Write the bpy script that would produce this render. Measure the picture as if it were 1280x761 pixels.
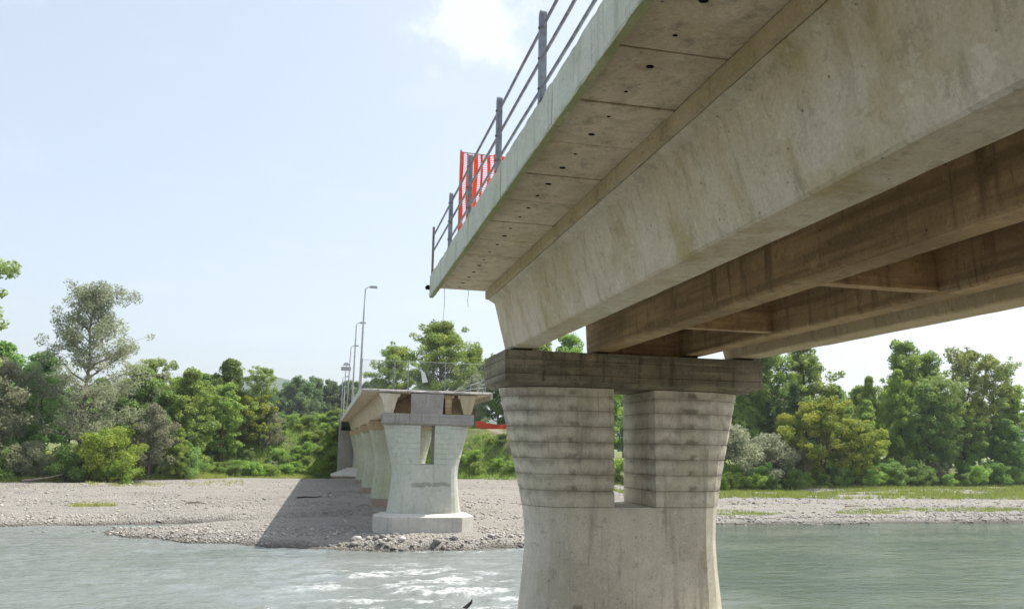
import bpy, math, random
import numpy as np
from mathutils import Matrix, Vector

# ------------------------------------------------------------------ camera, sky, sun, exposure
for o in list(bpy.data.objects):
    bpy.data.objects.remove(o)
scene = bpy.context.scene
col = scene.collection
rad = math.radians
ZW = 6.8                      # eye height above the water (water level is z = 0)

YAW, PITCH, ROLL, FPX = rad(12.852), rad(10.133), rad(1.027), 993.449
Fv = Vector((math.sin(YAW)*math.cos(PITCH), math.cos(YAW)*math.cos(PITCH), math.sin(PITCH)))
Rv = Vector((math.cos(YAW), -math.sin(YAW), 0)); Uv = Rv.cross(Fv)
R2 = Rv*math.cos(ROLL)+Uv*math.sin(ROLL); U2 = -Rv*math.sin(ROLL)+Uv*math.cos(ROLL)
cd = bpy.data.cameras.new('camera'); cam = bpy.data.objects.new('camera', cd); col.objects.link(cam)
M3 = Matrix((R2, U2, -Fv)).transposed()
cam.matrix_world = Matrix.Translation((0, 0, ZW)) @ M3.to_4x4()
cd.sensor_width = 36; cd.lens = FPX/1280*36; cd.clip_start = .1; cd.clip_end = 12000
scene.camera = cam

SUN_EL, SUN_AZ = rad(58.0), rad(72)      # azimuth from +Y towards +X
world = bpy.data.worlds.new('World'); scene.world = world; world.use_nodes = True
wn, wl = world.node_tree.nodes, world.node_tree.links
wn.clear()
wo = wn.new('ShaderNodeOutputWorld'); bg = wn.new('ShaderNodeBackground'); bg.inputs[1].default_value = .097
sky = wn.new('ShaderNodeTexSky'); sky.sky_type = 'NISHITA'; sky.sun_disc = False
sky.sun_elevation = SUN_EL; sky.sun_rotation = SUN_AZ
sky.air_density = 1.0; sky.dust_density = 4.0; sky.ozone_density = 1.5; sky.altitude = 250
tc = wn.new('ShaderNodeTexCoord')
# thin summer cloud veil: noise over the sky dome, projected on a flat layer
sep = wn.new('ShaderNodeSeparateXYZ'); wl.new(tc.outputs['Generated'], sep.inputs[0])
zc = wn.new('ShaderNodeMath'); zc.operation = 'MAXIMUM'; zc.inputs[1].default_value = .03; wl.new(sep.outputs[2], zc.inputs[0])
za = wn.new('ShaderNodeMath'); za.operation = 'ADD'; za.inputs[1].default_value = .12; wl.new(zc.outputs[0], za.inputs[0])
dx = wn.new('ShaderNodeMath'); dx.operation = 'DIVIDE'; wl.new(sep.outputs[0], dx.inputs[0]); wl.new(za.outputs[0], dx.inputs[1])
dy = wn.new('ShaderNodeMath'); dy.operation = 'DIVIDE'; wl.new(sep.outputs[1], dy.inputs[0]); wl.new(za.outputs[0], dy.inputs[1])
cmb = wn.new('ShaderNodeCombineXYZ'); wl.new(dx.outputs[0], cmb.inputs[0]); wl.new(dy.outputs[0], cmb.inputs[1])
cn = wn.new('ShaderNodeTexNoise'); cn.inputs['Scale'].default_value = 1.7; cn.inputs['Detail'].default_value = 7; cn.inputs['Roughness'].default_value = .58
wl.new(cmb.outputs[0], cn.inputs['Vector'])
cr = wn.new('ShaderNodeMapRange'); cr.inputs[4].default_value = .55; cr.inputs[1].default_value = .55; cr.inputs[2].default_value = .8; wl.new(cn.outputs[0], cr.inputs[0])
pd = wn.new('ShaderNodeVectorMath'); pd.operation = 'DISTANCE'; wl.new(tc.outputs['Generated'], pd.inputs[0])
cdir = (Fv*FPX+R2*(592-640)-U2*(22-380.5)).normalized(); pd.inputs[1].default_value = cdir
pn = wn.new('ShaderNodeTexNoise'); pn.inputs['Scale'].default_value = 18; pn.inputs['Detail'].default_value = 7; pn.inputs['Roughness'].default_value = .62; wl.new(tc.outputs['Generated'], pn.inputs['Vector'])
pm = wn.new('ShaderNodeMath'); pm.operation = 'MULTIPLY_ADD'; pm.inputs[1].default_value = .22; wl.new(pn.outputs[0], pm.inputs[0]); wl.new(pd.outputs['Value'], pm.inputs[2])
pr2 = wn.new('ShaderNodeMapRange'); pr2.interpolation_type = 'SMOOTHSTEP'; pr2.inputs[1].default_value = .185; pr2.inputs[2].default_value = .135; pr2.inputs[4].default_value = 1.3; wl.new(pm.outputs[0], pr2.inputs[0])
cmax = wn.new('ShaderNodeMath'); cmax.operation = 'MAXIMUM'; wl.new(cr.outputs[0], cmax.inputs[0]); wl.new(pr2.outputs[0], cmax.inputs[1])
veil = wn.new('ShaderNodeMath'); veil.operation = 'MULTIPLY_ADD'; veil.inputs[1].default_value = .34; veil.inputs[2].default_value = .38
wl.new(cmax.outputs[0], veil.inputs[0])
mx = wn.new('ShaderNodeMix'); mx.data_type = 'RGBA'; mx.inputs['B'].default_value = (4.85, 5.1, 5.1, 1)
wl.new(veil.outputs[0], mx.inputs['Factor']); wl.new(sky.outputs[0], mx.inputs['A'])
wl.new(mx.outputs['Result'], bg.inputs[0]); wl.new(bg.outputs[0], wo.inputs[0])

sd = bpy.data.lights.new('sun', 'SUN'); sd.energy = 3.3; sd.angle = rad(.53); sd.color = (1, .95, .87)
sun = bpy.data.objects.new('sun', sd); col.objects.link(sun)
sv = Vector((math.cos(SUN_EL)*math.sin(SUN_AZ), math.cos(SUN_EL)*math.cos(SUN_AZ), math.sin(SUN_EL)))
sun.rotation_euler = sv.to_track_quat('Z', 'Y').to_euler(); sun.location = (60, 40, 90)

vs = scene.view_settings
scene.display_settings.display_device = 'sRGB'
vs.view_transform = 'Standard'; vs.look = 'None'; vs.gamma = 1; vs.exposure = 1.18; vs.use_curve_mapping = False
scene.render.engine = 'CYCLES'
scene.cycles.max_bounces = 10; scene.cycles.diffuse_bounces = 6

# ------------------------------------------------------------------ numpy noise
def _h(ix, iy, s):
    n = (ix.astype(np.int64)*374761393 + iy.astype(np.int64)*668265263 + s*1442695041) & 0xffffffff
    n = ((n ^ (n >> 13))*1274126177) & 0xffffffff
    return ((n ^ (n >> 16)) & 0xffff)/65535.
def vnoise(x, y, s=0):
    x = np.asarray(x, float); y = np.asarray(y, float)
    ix = np.floor(x); iy = np.floor(y); fx = x-ix; fy = y-iy
    fx = fx*fx*fx*(fx*(fx*6-15)+10); fy = fy*fy*fy*(fy*(fy*6-15)+10)
    a = _h(ix, iy, s); b = _h(ix+1, iy, s); c = _h(ix, iy+1, s); d = _h(ix+1, iy+1, s)
    return (a*(1-fx)+b*fx)*(1-fy)+(c*(1-fx)+d*fx)*fy
def fbm(x, y, s=0, o=4, g=.5):
    t = 0; a = 1; n = 0
    for k in range(o):
        t = t+a*vnoise(x*2**k+17.3*k, y*2**k+9.1*k, s+k); n += a; a *= g
    return t/n
def sstep(t):
    t = np.clip(t, 0, 1); return t*t*(3-2*t)

# ------------------------------------------------------------------ mesh helpers
class MB:
    def __init__(s): s.v = []; s.f = []
    def add(s, vs_, fs_):
        n = len(s.v); s.v += [tuple(q) for q in vs_]; s.f += [tuple(i+n for i in q) for q in fs_]; return s
    def box(s, x0, x1, y0, y1, z0, z1):
        return s.add([(x0,y0,z0),(x1,y0,z0),(x1,y1,z0),(x0,y1,z0),(x0,y0,z1),(x1,y0,z1),(x1,y1,z1),(x0,y1,z1)],
                     [(0,3,2,1),(4,5,6,7),(0,1,5,4),(1,2,6,5),(2,3,7,6),(3,0,4,7)])
    def prism(s, prof, y0, y1, n=1, jit=0, rng=None):
        """profile [(x,z)] (counter-clockwise seen from -y) swept along y"""
        m = len(prof); vs_ = []; fs_ = []
        for k in range(n+1):
            y = y0+(y1-y0)*k/n
            for (x, z) in prof:
                j = [rng.gauss(0, jit) for _ in range(3)] if jit else (0, 0, 0)
                vs_.append((x+j[0], y+(j[1] if 0 < k < n else 0), z+j[2]))
        for k in range(n):
            for i in range(m):
                a = k*m+i; b = k*m+(i+1) % m
                fs_.append((a, b, b+m, a+m))
        fs_.append(tuple(range(m-1, -1, -1))); fs_.append(tuple(n*m+i for i in range(m)))
        return s.add(vs_, fs_)
    def loft(s, loops, cap=True):
        m = len(loops[0]); vs_ = [q for l in loops for q in l]; fs_ = []
        for k in range(len(loops)-1):
            for i in range(m):
                a = k*m+i; b = k*m+(i+1) % m
                fs_.append((a, b, b+m, a+m))
        if cap:
            fs_.append(tuple(range(m-1, -1, -1))); fs_.append(tuple((len(loops)-1)*m+i for i in range(m)))
        return s.add(vs_, fs_)
    def tube(s, pts, r, n=8, cap=True):
        pts = [Vector(q) for q in pts]
        rs = r if isinstance(r, (list, tuple)) else [r]*len(pts)
        loops = []
        for k, q in enumerate(pts):
            t = (pts[min(k+1, len(pts)-1)]-pts[max(k-1, 0)]).normalized()
            a = t.cross(Vector((0, 0, 1)))
            if a.length < .01: a = t.cross(Vector((0, 1, 0)))
            a.normalize(); b = a.cross(t)
            loops.append([tuple(q+(a*math.cos(w)+b*math.sin(w))*rs[k]) for w in [2*math.pi*i/n for i in range(n)]])
        return s.loft(loops, cap)
    def mesh(s, name, org=(0, 0, 0)):
        me = bpy.data.meshes.new(name)
        me.from_pydata([(x-org[0], y-org[1], z-org[2]) for x, y, z in s.v], [], s.f)
        me.validate(); me.update()
        import bmesh
        bm = bmesh.new(); bm.from_mesh(me); bmesh.ops.recalc_face_normals(bm, faces=bm.faces); bm.to_mesh(me); bm.free()
        return me
def obj(name, me, mat, parent=None, loc=(0, 0, 0), smooth=False):
    o = bpy.data.objects.new(name, me); col.objects.link(o); o.location = loc
    if mat is not None and not me.materials: me.materials.append(mat)
    if parent is not None: o.parent = parent
    if smooth: me.polygons.foreach_set('use_smooth', [True]*len(me.polygons))
    return o
def part(name, mb, mat, root, smooth=False, bevel=0):
    """authored in scene coordinates, stored relative to the thing's base"""
    q = root
    while 'org' not in q and q.parent is not None: q = q.parent
    org = q['org'] if 'org' in q else (0, 0, 0)
    o = obj(name, mb.mesh(name, org), mat, root, smooth=smooth)
    if bevel:
        b = o.modifiers.new('bevel', 'BEVEL'); b.width = bevel; b.segments = 2; b.limit_method = 'ANGLE'
    return o
def thing(name, label, cat, loc=(0, 0, 0), group=None, rz=0):
    o = bpy.data.objects.new(name, None); col.objects.link(o); o.location = loc; o.rotation_euler = (0, 0, rz)
    o.empty_display_size = .3; o['org'] = tuple(float(q) for q in loc)
    tag(o, label, cat, group); return o
def tag(o, label=None, cat=None, group=None, kind=None):
    if label: o['label'] = label
    if cat: o['category'] = cat
    if group: o['group'] = group
    if kind: o['kind'] = kind
    return o
KIDS = {}
def copy_tree(root, loc, label=None, group=None, rz=None, scale=None):
    c = root.copy(); col.objects.link(c); c.location = loc
    if rz is not None: c.rotation_euler = (0, 0, rz)
    if scale is not None: c.scale = scale
    if label: c['label'] = label
    if group: c['group'] = group
    for ch in root.children:
        d = ch.copy(); col.objects.link(d); d.parent = c
        for g in ch.children:
            e = g.copy(); col.objects.link(e); e.parent = d
    return c
def np_mesh(name, V, Fq, mat, tone=None, smooth=False):
    me = bpy.data.meshes.new(name)
    V = np.asarray(V, np.float32); Fq = np.asarray(Fq, np.int32); k = Fq.shape[1]
    me.vertices.add(len(V)); me.vertices.foreach_set('co', V.ravel())
    me.loops.add(Fq.size); me.loops.foreach_set('vertex_index', Fq.ravel())
    me.polygons.add(len(Fq)); me.polygons.foreach_set('loop_start', np.arange(0, Fq.size, k, dtype=np.int32))
    me.polygons.foreach_set('loop_total', np.full(len(Fq), k, np.int32))
    if smooth: me.polygons.foreach_set('use_smooth', np.ones(len(Fq), bool))
    me.update(calc_edges=True)
    if tone is not None:
        a = me.attributes.new('tone', 'FLOAT', 'FACE'); a.data.foreach_set('value', np.asarray(tone, np.float32))
    if mat is not None: me.materials.append(mat)
    return me

# ------------------------------------------------------------------ materials
class N:
    def __init__(s, name):
        s.m = bpy.data.materials.new(name); s.m.use_nodes = True
        s.t = s.m.node_tree; s.b = s.t.nodes['Principled BSDF']; s.out = s.t.nodes['Material Output']
    def n(s, ty, **kw):
        q = s.t.nodes.new(ty)
        for k, v in kw.items(): setattr(q, k, v)
        return q
    def l(s, a, b): s.t.links.new(a, b)
    def coord(s, scale=(1, 1, 1), kind='Object', loc=(0, 0, 0)):
        tcn = s.n('ShaderNodeTexCoord'); mp = s.n('ShaderNodeMapping'); mp.inputs['Scale'].default_value = scale
        mp.inputs['Location'].default_value = loc
        s.l(tcn.outputs[kind], mp.inputs[0]); return mp.outputs[0]
    def noise(s, vec, scale, detail=4, rough=.55):
        q = s.n('ShaderNodeTexNoise'); q.inputs['Scale'].default_value = scale; q.inputs['Detail'].default_value = detail
        q.inputs['Roughness'].default_value = rough; s.l(vec, q.inputs['Vector']); return q.outputs[0]
    def ramp(s, fac, a, b, lo=0., hi=1.):
        q = s.n('ShaderNodeMapRange'); q.inputs[1].default_value = a; q.inputs[2].default_value = b
        q.inputs[3].default_value = lo; q.inputs[4].default_value = hi; q.interpolation_type = 'SMOOTHSTEP'
        s.l(fac, q.inputs[0]); return q.outputs[0]
    def math(s, op, a, b=None, c=None):
        q = s.n('ShaderNodeMath', operation=op)
        for i, x in enumerate((a, b, c)):
            if x is None: continue
            if isinstance(x, (int, float)): q.inputs[i].default_value = x
            else: s.l(x, q.inputs[i])
        return q.outputs[0]
    def mix(s, fac, a, b, blend='MIX'):
        q = s.n('ShaderNodeMix', data_type='RGBA', blend_type=blend)
        if isinstance(fac, (int, float)): q.inputs['Factor'].default_value = fac
        else: s.l(fac, q.inputs['Factor'])
        for k, x in (('A', a), ('B', b)):
            if isinstance(x, (tuple, list)): q.inputs[k].default_value = (*x[:3], 1)
            else: s.l(x, q.inputs[k])
        return q.outputs['Result']
    def bump(s, h, strength=.3, dist=.02):
        q = s.n('ShaderNodeBump'); q.inputs['Strength'].default_value = strength; q.inputs['Distance'].default_value = dist
        s.l(h, q.inputs['Height']); s.l(q.outputs[0], s.b.inputs['Normal']); return q
    def fin(s, colr, rough=.85, spec=.3):
        if isinstance(colr, (tuple, list)): s.b.inputs['Base Color'].default_value = (*colr[:3], 1)
        else: s.l(colr, s.b.inputs['Base Color'])
        if isinstance(rough, (int, float)): s.b.inputs['Roughness'].default_value = rough
        else: s.l(rough, s.b.inputs['Roughness'])
        s.b.inputs['Specular IOR Level'].default_value = spec
        return s.m

def concrete(name, base, stain, dark, moss=None, stain_amt=.55, drip=.5, moss_amt=.5, pits=True, joints=None, dripscale=3.0, board=0, seed=0., band=None):
    k = N(name); c = k.coord(loc=(seed, seed*1.7, 0)); raw = k.coord()
    big = k.noise(c, .55, 5, .6); mid = k.noise(c, 2.3, 6, .65); fine = k.noise(c, 26, 5, .7)
    colr = k.mix(k.ramp(big, .38, .66, 0, stain_amt), base, stain)
    colr = k.mix(k.ramp(mid, .35, .75, 0, .35), colr, tuple(q*1.28 for q in base))
    d = k.noise(k.coord((dripscale, dripscale, .28), loc=(seed, 0, seed)), 1.6, 6, .62)
    colr = k.mix(k.math('MULTIPLY', k.ramp(d, .5, .74), drip), colr, dark)
    if moss:
        mo = k.noise(k.coord((1.2, 1.2, .7), loc=(seed+4, 3, 1)), .9, 6, .6)
        colr = k.mix(k.ramp(mo, .48, .72, 0, moss_amt), colr, moss)
    if joints:
        z0, dz, amt = joints
        sp = k.n('ShaderNodeSeparateXYZ'); k.l(raw, sp.inputs[0])
        w = k.noise(k.coord((1.3, 1.3, .6), loc=(seed, 2, 0)), 1.7, 5, .6)
        zz = k.math('MULTIPLY_ADD', w, .5, sp.outputs[2])
        fr = k.math('FRACT', k.math('DIVIDE', k.math('SUBTRACT', zz, z0+.25), dz))
        tri = k.math('ABSOLUTE', k.math('SUBTRACT', fr, .5))       # .5 at the joint, 0 between
        below = k.math('LESS_THAN', sp.outputs[2], joints[0]+dz*7.2)
        above = k.ramp(sp.outputs[2], joints[0]-dz*.6, joints[0]+dz*1.2)
        m = k.math('MULTIPLY', k.ramp(tri, .05, .5, 0, amt), k.math('MULTIPLY', above, k.ramp(k.noise(k.coord((1, 1, .6), loc=(seed+9, 0, 2)), 1.1, 5), .34, .66, .25, 1.)))
        colr = k.mix(m, colr, dark)
        # dark smudges where the form ties leaked, at the joint on each side
        sx = k.math('ABSOLUTE', k.math('ADD', sp.outputs[0], .07)); wv = k.math('MULTIPLY_ADD', k.noise(c, 3.4, 5, .7), .8, -.4)
        gx_ = k.ramp(k.math('ABSOLUTE', k.math('ADD', k.math('SUBTRACT', sx, 1.49), wv)), .17, .02)
        f2 = k.math('ABSOLUTE', k.math('SUBTRACT', k.math('FRACT', k.math('DIVIDE', k.math('SUBTRACT', sp.outputs[2], z0+.06), dz)), .5))
        colr = k.mix(k.math('MULTIPLY', k.math('MULTIPLY', gx_, k.ramp(f2, .22, .46)), k.math('MULTIPLY', above, .62)), colr, tuple(q*.7 for q in dark))
    if band:
        zb_, hb_, xb_, wb_ = band
        sp2 = k.n('ShaderNodeSeparateXYZ'); k.l(raw, sp2.inputs[0])
        wv2 = k.math('MULTIPLY_ADD', k.noise(c, 2.2, 5, .65), .5, -.25)
        bz = k.ramp(k.math('ABSOLUTE', k.math('SUBTRACT', k.math('ADD', sp2.outputs[2], wv2), zb_)), hb_, hb_*.5)
        bx = k.ramp(k.math('ABSOLUTE', k.math('ADD', k.math('SUBTRACT', sp2.outputs[0], xb_), k.math('MULTIPLY', wv2, 1.3*wb_))), wb_, wb_*.75)
        colr = k.mix(k.math('MULTIPLY', k.math('MULTIPLY', bz, bx), .55), colr, tuple(q*.8 for q in dark))
    if board:
        bw = k.noise(k.coord((.6, .35, 7.), loc=(seed, 0, 0)), 1.0, 3, .5)
        colr = k.mix(k.ramp(bw, .40, .64, 0, .75), colr, tuple(q*.45 for q in base))
    if pits:
        vo = k.n('ShaderNodeTexVoronoi'); vo.inputs['Scale'].default_value = 7; k.l(c, vo.inputs['Vector'])
        pm = k.math('MULTIPLY', k.ramp(vo.outputs['Distance'], .13, .07), k.ramp(k.noise(c, 3.1, 3), .52, .6))
        colr = k.mix(k.math('MULTIPLY', pm, .75), colr, tuple(q*.25 for q in dark))
    colr = k.mix(k.ramp(fine, .3, .75, 0, .30), colr, dark)
    pat = k.noise(k.coord(loc=(seed+2, seed, 5)), 3.4, 10, .78)
    colr = k.mix(k.ramp(pat, .565, .60, 0, .30), colr, dark); colr = k.mix(k.ramp(pat, .43, .39, 0, .30), colr, tuple(min(.8, q*1.35) for q in base))
    thin = k.noise(k.coord((dripscale*3.2, dripscale*3.2, .22), loc=(seed, 7, seed)), 1.5, 8, .7)
    colr = k.mix(k.math('MULTIPLY', k.ramp(thin, .61, .66), drip*.8), colr, dark)
    h = k.math('ADD', k.math('MULTIPLY', fine, .5), k.math('MULTIPLY', mid, .7))
    k.bump(h, .35, .02)
    return k.fin(colr, k.ramp(mid, .3, .7, .78, .95), .25)

M = {}
M['girder_out'] = concrete('girder_out', (.67,.61,.485), (.55,.475,.32), (.21,.175,.115), (.42,.345,.13), .9, .42, .75, dripscale=4., seed=2.2)
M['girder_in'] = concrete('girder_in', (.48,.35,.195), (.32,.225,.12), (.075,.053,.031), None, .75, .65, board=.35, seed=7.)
M['soffit'] = concrete('soffit', (.76,.655,.475), (.55,.455,.31), (.19,.14,.095), (.52,.44,.22), .95, .5, .4, seed=11.)
M['strip'] = concrete('strip', (.54,.455,.30), (.45,.365,.22), (.18,.135,.085), (.40,.335,.16), .7, .45, .5, seed=5.)
M['fascia'] = concrete('fascia', (.58,.61,.52), (.48,.52,.42), (.20,.205,.15), (.40,.46,.30), .6, .5, .5, dripscale=5, seed=3.)
M['moss_edge'] = concrete('moss_edge', (.40,.42,.22), (.29,.33,.14), (.12,.125,.06), (.25,.32,.10), .8, .3, .8, seed=1.)
M['cap'] = concrete('cap', (.29,.26,.19), (.13,.115,.08), (.035,.03,.022), (.24,.24,.11), .95, .9, .45, board=.2, seed=9.)
M['pier_leg'] = concrete('pier_leg', (.66,.62,.51), (.52,.485,.385), (.16,.14,.105), (.49,.49,.30), .75, .5, .5, joints=(5.46, .365, .6), dripscale=2.0, seed=4., band=(3.12, .26, -1.42, .13))
M['pier_shaft'] = concrete('pier_shaft', (.56,.545,.48), (.47,.455,.39), (.19,.18,.145), (.46,.47,.35), .6, .3, .3, dripscale=1.6, seed=6.)
M['far_shaft'] = concrete('far_shaft', (.54,.55,.48), (.45,.47,.39), (.19,.185,.155), (.42,.47,.33), .6, .3, .4, dripscale=1.6, seed=16., band=(4.05, .2, .35, 1.5))
M['plinth'] = concrete('plinth', (.55,.53,.475), (.46,.435,.38), (.24,.22,.18), None, .5, .4, seed=8.)
M['green_pier'] = concrete('green_pier', (.52,.555,.43), (.43,.47,.34), (.20,.20,.14), (.38,.46,.27), .7, .5, .6, pits=False, seed=10.)
M['rubble_stone'] = concrete('rubble_stone', (.37,.30,.24), (.27,.215,.17), (.11,.09,.07), None, .8, .4, seed=14.)
M['grey_block'] = concrete('grey_block', (.36,.335,.31), (.27,.25,.225), (.12,.11,.10), None, .8, .6, seed=15.)
def simple(name, c, rough=.6, metal=0, spec=.4, var=.25, sc=6):
    k = N(name); nz = k.noise(k.coord(), sc, 5, .6)
    k.b.inputs['Metallic'].default_value = metal
    colr = k.mix(k.ramp(nz, .35, .7), c, tuple(q*(1-var) for q in c)); k.bump(nz, .15, .01)
    return k.fin(colr, rough, spec)
M['asphalt'] = simple('asphalt', (.06,.06,.06), .9)
M['rail_paint'] = simple('rail_paint', (.20,.235,.275), .55, 0, .4, .45, 9)
M['rust_paint'] = simple('rust_paint', (.21,.17,.155), .75, 0, .3, .4, 12)
M['galv'] = simple('galv', (.33,.345,.36), .5, .5)
M['lamp_grey'] = simple('lamp_grey', (.42,.44,.46), .45)
M['near_black'] = simple('near_black', (.018,.014,.011), .95, 0, .1)
M['wire'] = simple('wire', (.30,.31,.31), .5, .4)
M['cable'] = simple('cable', (.05,.05,.05), .7)
M['white_cloth'] = simple('white_cloth', (.78,.78,.76), .9, 0, .1, .1)
M['driftwood'] = simple('driftwood', (.34,.28,.22), .9, 0, .1, .4)
M['black_wood'] = simple('black_wood', (.025,.02,.017), .6)
def net_mat(name, c):
    k = N(name); k.fin(c, .6, .2)
    tr = k.n('ShaderNodeBsdfTranslucent'); tr.inputs[0].default_value = (*c, 1); mixs = k.n('ShaderNodeMixShader'); mixs.inputs[0].default_value = .4
    k.l(k.b.outputs[0], mixs.inputs[1]); k.l(tr.outputs[0], mixs.inputs[2]); k.l(mixs.outputs[0], k.out.inputs[0]); return k.m
M['orange'] = net_mat('orange', (.82, .085, .03))
M['orange_far'] = net_mat('orange_far', (.78, .085, .03))
def leaf_mat(name, c1, c2, trans=.45):
    k = N(name)
    at = k.n('ShaderNodeAttribute', attribute_name='tone'); oi = k.n('ShaderNodeObjectInfo')
    colr = k.mix(at.outputs['Fac'], c1, c2)
    hs = k.n('ShaderNodeHueSaturation'); k.l(colr, hs.inputs['Color'])
    k.l(k.math('MULTIPLY_ADD', oi.outputs['Random'], .03, .485), hs.inputs['Hue'])
    k.l(k.math('MULTIPLY_ADD', oi.outputs['Random'], .35, .85), hs.inputs['Value'])
    k.fin(hs.outputs[0], .6, .25)
    tr = k.n('ShaderNodeBsdfTranslucent'); k.l(hs.outputs[0], tr.inputs[0]); ms = k.n('ShaderNodeMixShader'); ms.inputs[0].default_value = trans
    k.l(k.b.outputs[0], ms.inputs[1]); k.l(tr.outputs[0], ms.inputs[2]); k.l(ms.outputs[0], k.out.inputs[0]); return k.m
M['leaf_mid'] = leaf_mat('leaf_mid', (.16,.28,.058), (.42,.54,.12))
M['leaf_dark'] = leaf_mat('leaf_dark', (.11,.21,.058), (.31,.44,.115))
M['leaf_bright'] = leaf_mat('leaf_bright', (.18,.31,.055), (.40,.51,.10))
M['leaf_yellow'] = leaf_mat('leaf_yellow', (.16,.245,.04), (.43,.46,.07))
M['leaf_silver'] = leaf_mat('leaf_silver', (.19,.22,.13), (.40,.41,.26))
M['leaf_olive'] = leaf_mat('leaf_olive', (.19,.265,.075), (.42,.48,.15))
M['leaf_ivy'] = leaf_mat('leaf_ivy', (.03,.06,.022), (.08,.13,.045), .2)
M['leaf_blue'] = leaf_mat('leaf_blue', (.10,.18,.07), (.24,.33,.12))
M['grass'] = leaf_mat('grass', (.24,.31,.06), (.52,.50,.15), .4)
M['grass_green'] = leaf_mat('grass_green', (.18,.30,.055), (.40,.50,.11), .4)
M['grass_bank'] = leaf_mat('grass_bank', (.17,.27,.05), (.42,.46,.12), .4)
M['bark'] = simple('bark', (.13,.10,.075), .95, 0, .1, .5, 5)
M['bark_pale'] = simple('bark_pale', (.22,.19,.16), .95, 0, .1, .4, 5)

# ------------------------------------------------------------------ terrain
SH = np.array([(-900,20),(-200,44),(-60,59),(-34,64),(-23,66.2),(-16.5,67.2),(-14.8,64.6),(-9,60.4),(-3.5,57),(4,54.4),(10,53.8),(14,55.2),(22,62),(35,69.2),(72,71.8),(130,74),(300,68),(900,40)], float)
CH = np.array([(-60,62),(-30,66.5),(-18,69),(-10,71.3),(-3,72),(6,72.2),(9,72.4)], float)
TL = np.array([(-900,70),(-200,100),(-70,116),(-42,121),(-25,131),(-10,140),(0,146),(14,140),(31,133),(45,120),(58,113),(90,118),(130,128),(300,140),(900,140)], float)
def shore(x): return np.interp(x, SH[:,0], SH[:,1])
def treeline(x): return np.interp(x, TL[:,0], TL[:,1])
def ground(x, y):
    x = np.asarray(x, float); y = np.asarray(y, float)
    wob = (fbm(x*.22, y*.22, 5, 4)-.5)*3.0
    d = y-shore(x)+wob
    z = np.where(d < 0, np.maximum(d*.28, -1.6), np.minimum(d*.30, .42)+.42*sstep((d-5)/22)+.25*sstep((d-20)/50))
    # side channel behind the gravel spit
    cyl = np.interp(x, CH[:,0], CH[:,1]); hw = np.interp(x, [-30, -15, 2, 9], [2.8, 1.9, 1.0, .3])
    cz = np.exp(-((y-cyl+wob*.15)/(hw*1.15))**2)*sstep((8-x)/5)*sstep((x+40)/8)
    z = z-cz*np.where(d > 0, 1.6, 0)
    pr_ = np.exp(-((x-8)/6.5)**4)*np.exp(-((y-57.5)/5.0)**4)
    z = np.where(d > 0, z+pr_*np.minimum(d*1.1, .45), z)
    # terrace steps in the gravel bar
    st = fbm(x*.035, y*.11, 9, 3)
    z = z+np.where(d > 3, .5*(sstep((st-.42)/.05)-.5)*sstep((d-5)/5)*(1-.8*pr_), 0)
    z = z+np.where(d > -1, .10*(fbm(x*.9, y*.9, 2, 3)-.5), 0)
    t = y-treeline(x)
    z = z+sstep(t/14)*(1.3+1.2*fbm(x*.05, y*.05, 21, 3))
    # road embankment behind the bridge end
    lat = np.where(x < 1, .18+.82*np.clip((x+34)/35, 0, 1)**1.3, np.where(x < 14, 1, np.where(x < 26, 1-.16*(x-14)/12, .1+.74*sstep((50-x)/13))))
    emb = 8.0*lat*sstep((y-treeline(x)+3)/(19-5*sstep((x-14)/8)))
    top = np.where((np.abs(x-7.1) < 6.2), 1, 0)
    z = z+emb
    # near bank, on which the photographer stands
    nb = sstep((12-y)/10)
    z = z*(1-nb)+nb*(5.15+4.2*sstep((-2-y)/6)+.3*(fbm(x*.3, y*.3, 33, 3)-.5))
    return z
def axis(segs):
    out = []
    for a, b, st in segs: out += list(np.arange(a, b, st))
    return np.array(out+[segs[-1][1]], float)
gx = axis([(-6000,-1000,500),(-1000,-200,50),(-200,-70,5),(-70,-40,1.2),(-40,45,.55),(45,150,1.2),(150,300,6),(300,1000,50),(1000,6000,500)])
gy = axis([(-300,-20,20),(-20,14,1),(14,50,3),(50,84,.38),(84,160,.9),(160,240,4),(240,600,20),(600,1200,60),(1200,9000,400)])
GX, GY = np.meshgrid(gx, gy)
GZ = ground(GX, GY)
def grid_mesh(name, X, Y, Z, mat, smooth=True):
    ny, nx = X.shape; V = np.stack([X.ravel(), Y.ravel(), Z.ravel()], 1)
    i = np.arange(nx*ny).reshape(ny, nx)
    F = np.stack([i[:-1,:-1].ravel(), i[:-1,1:].ravel(), i[1:,1:].ravel(), i[1:,:-1].ravel()], 1)
    return np_mesh(name, V, F, mat, None, smooth)
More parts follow.
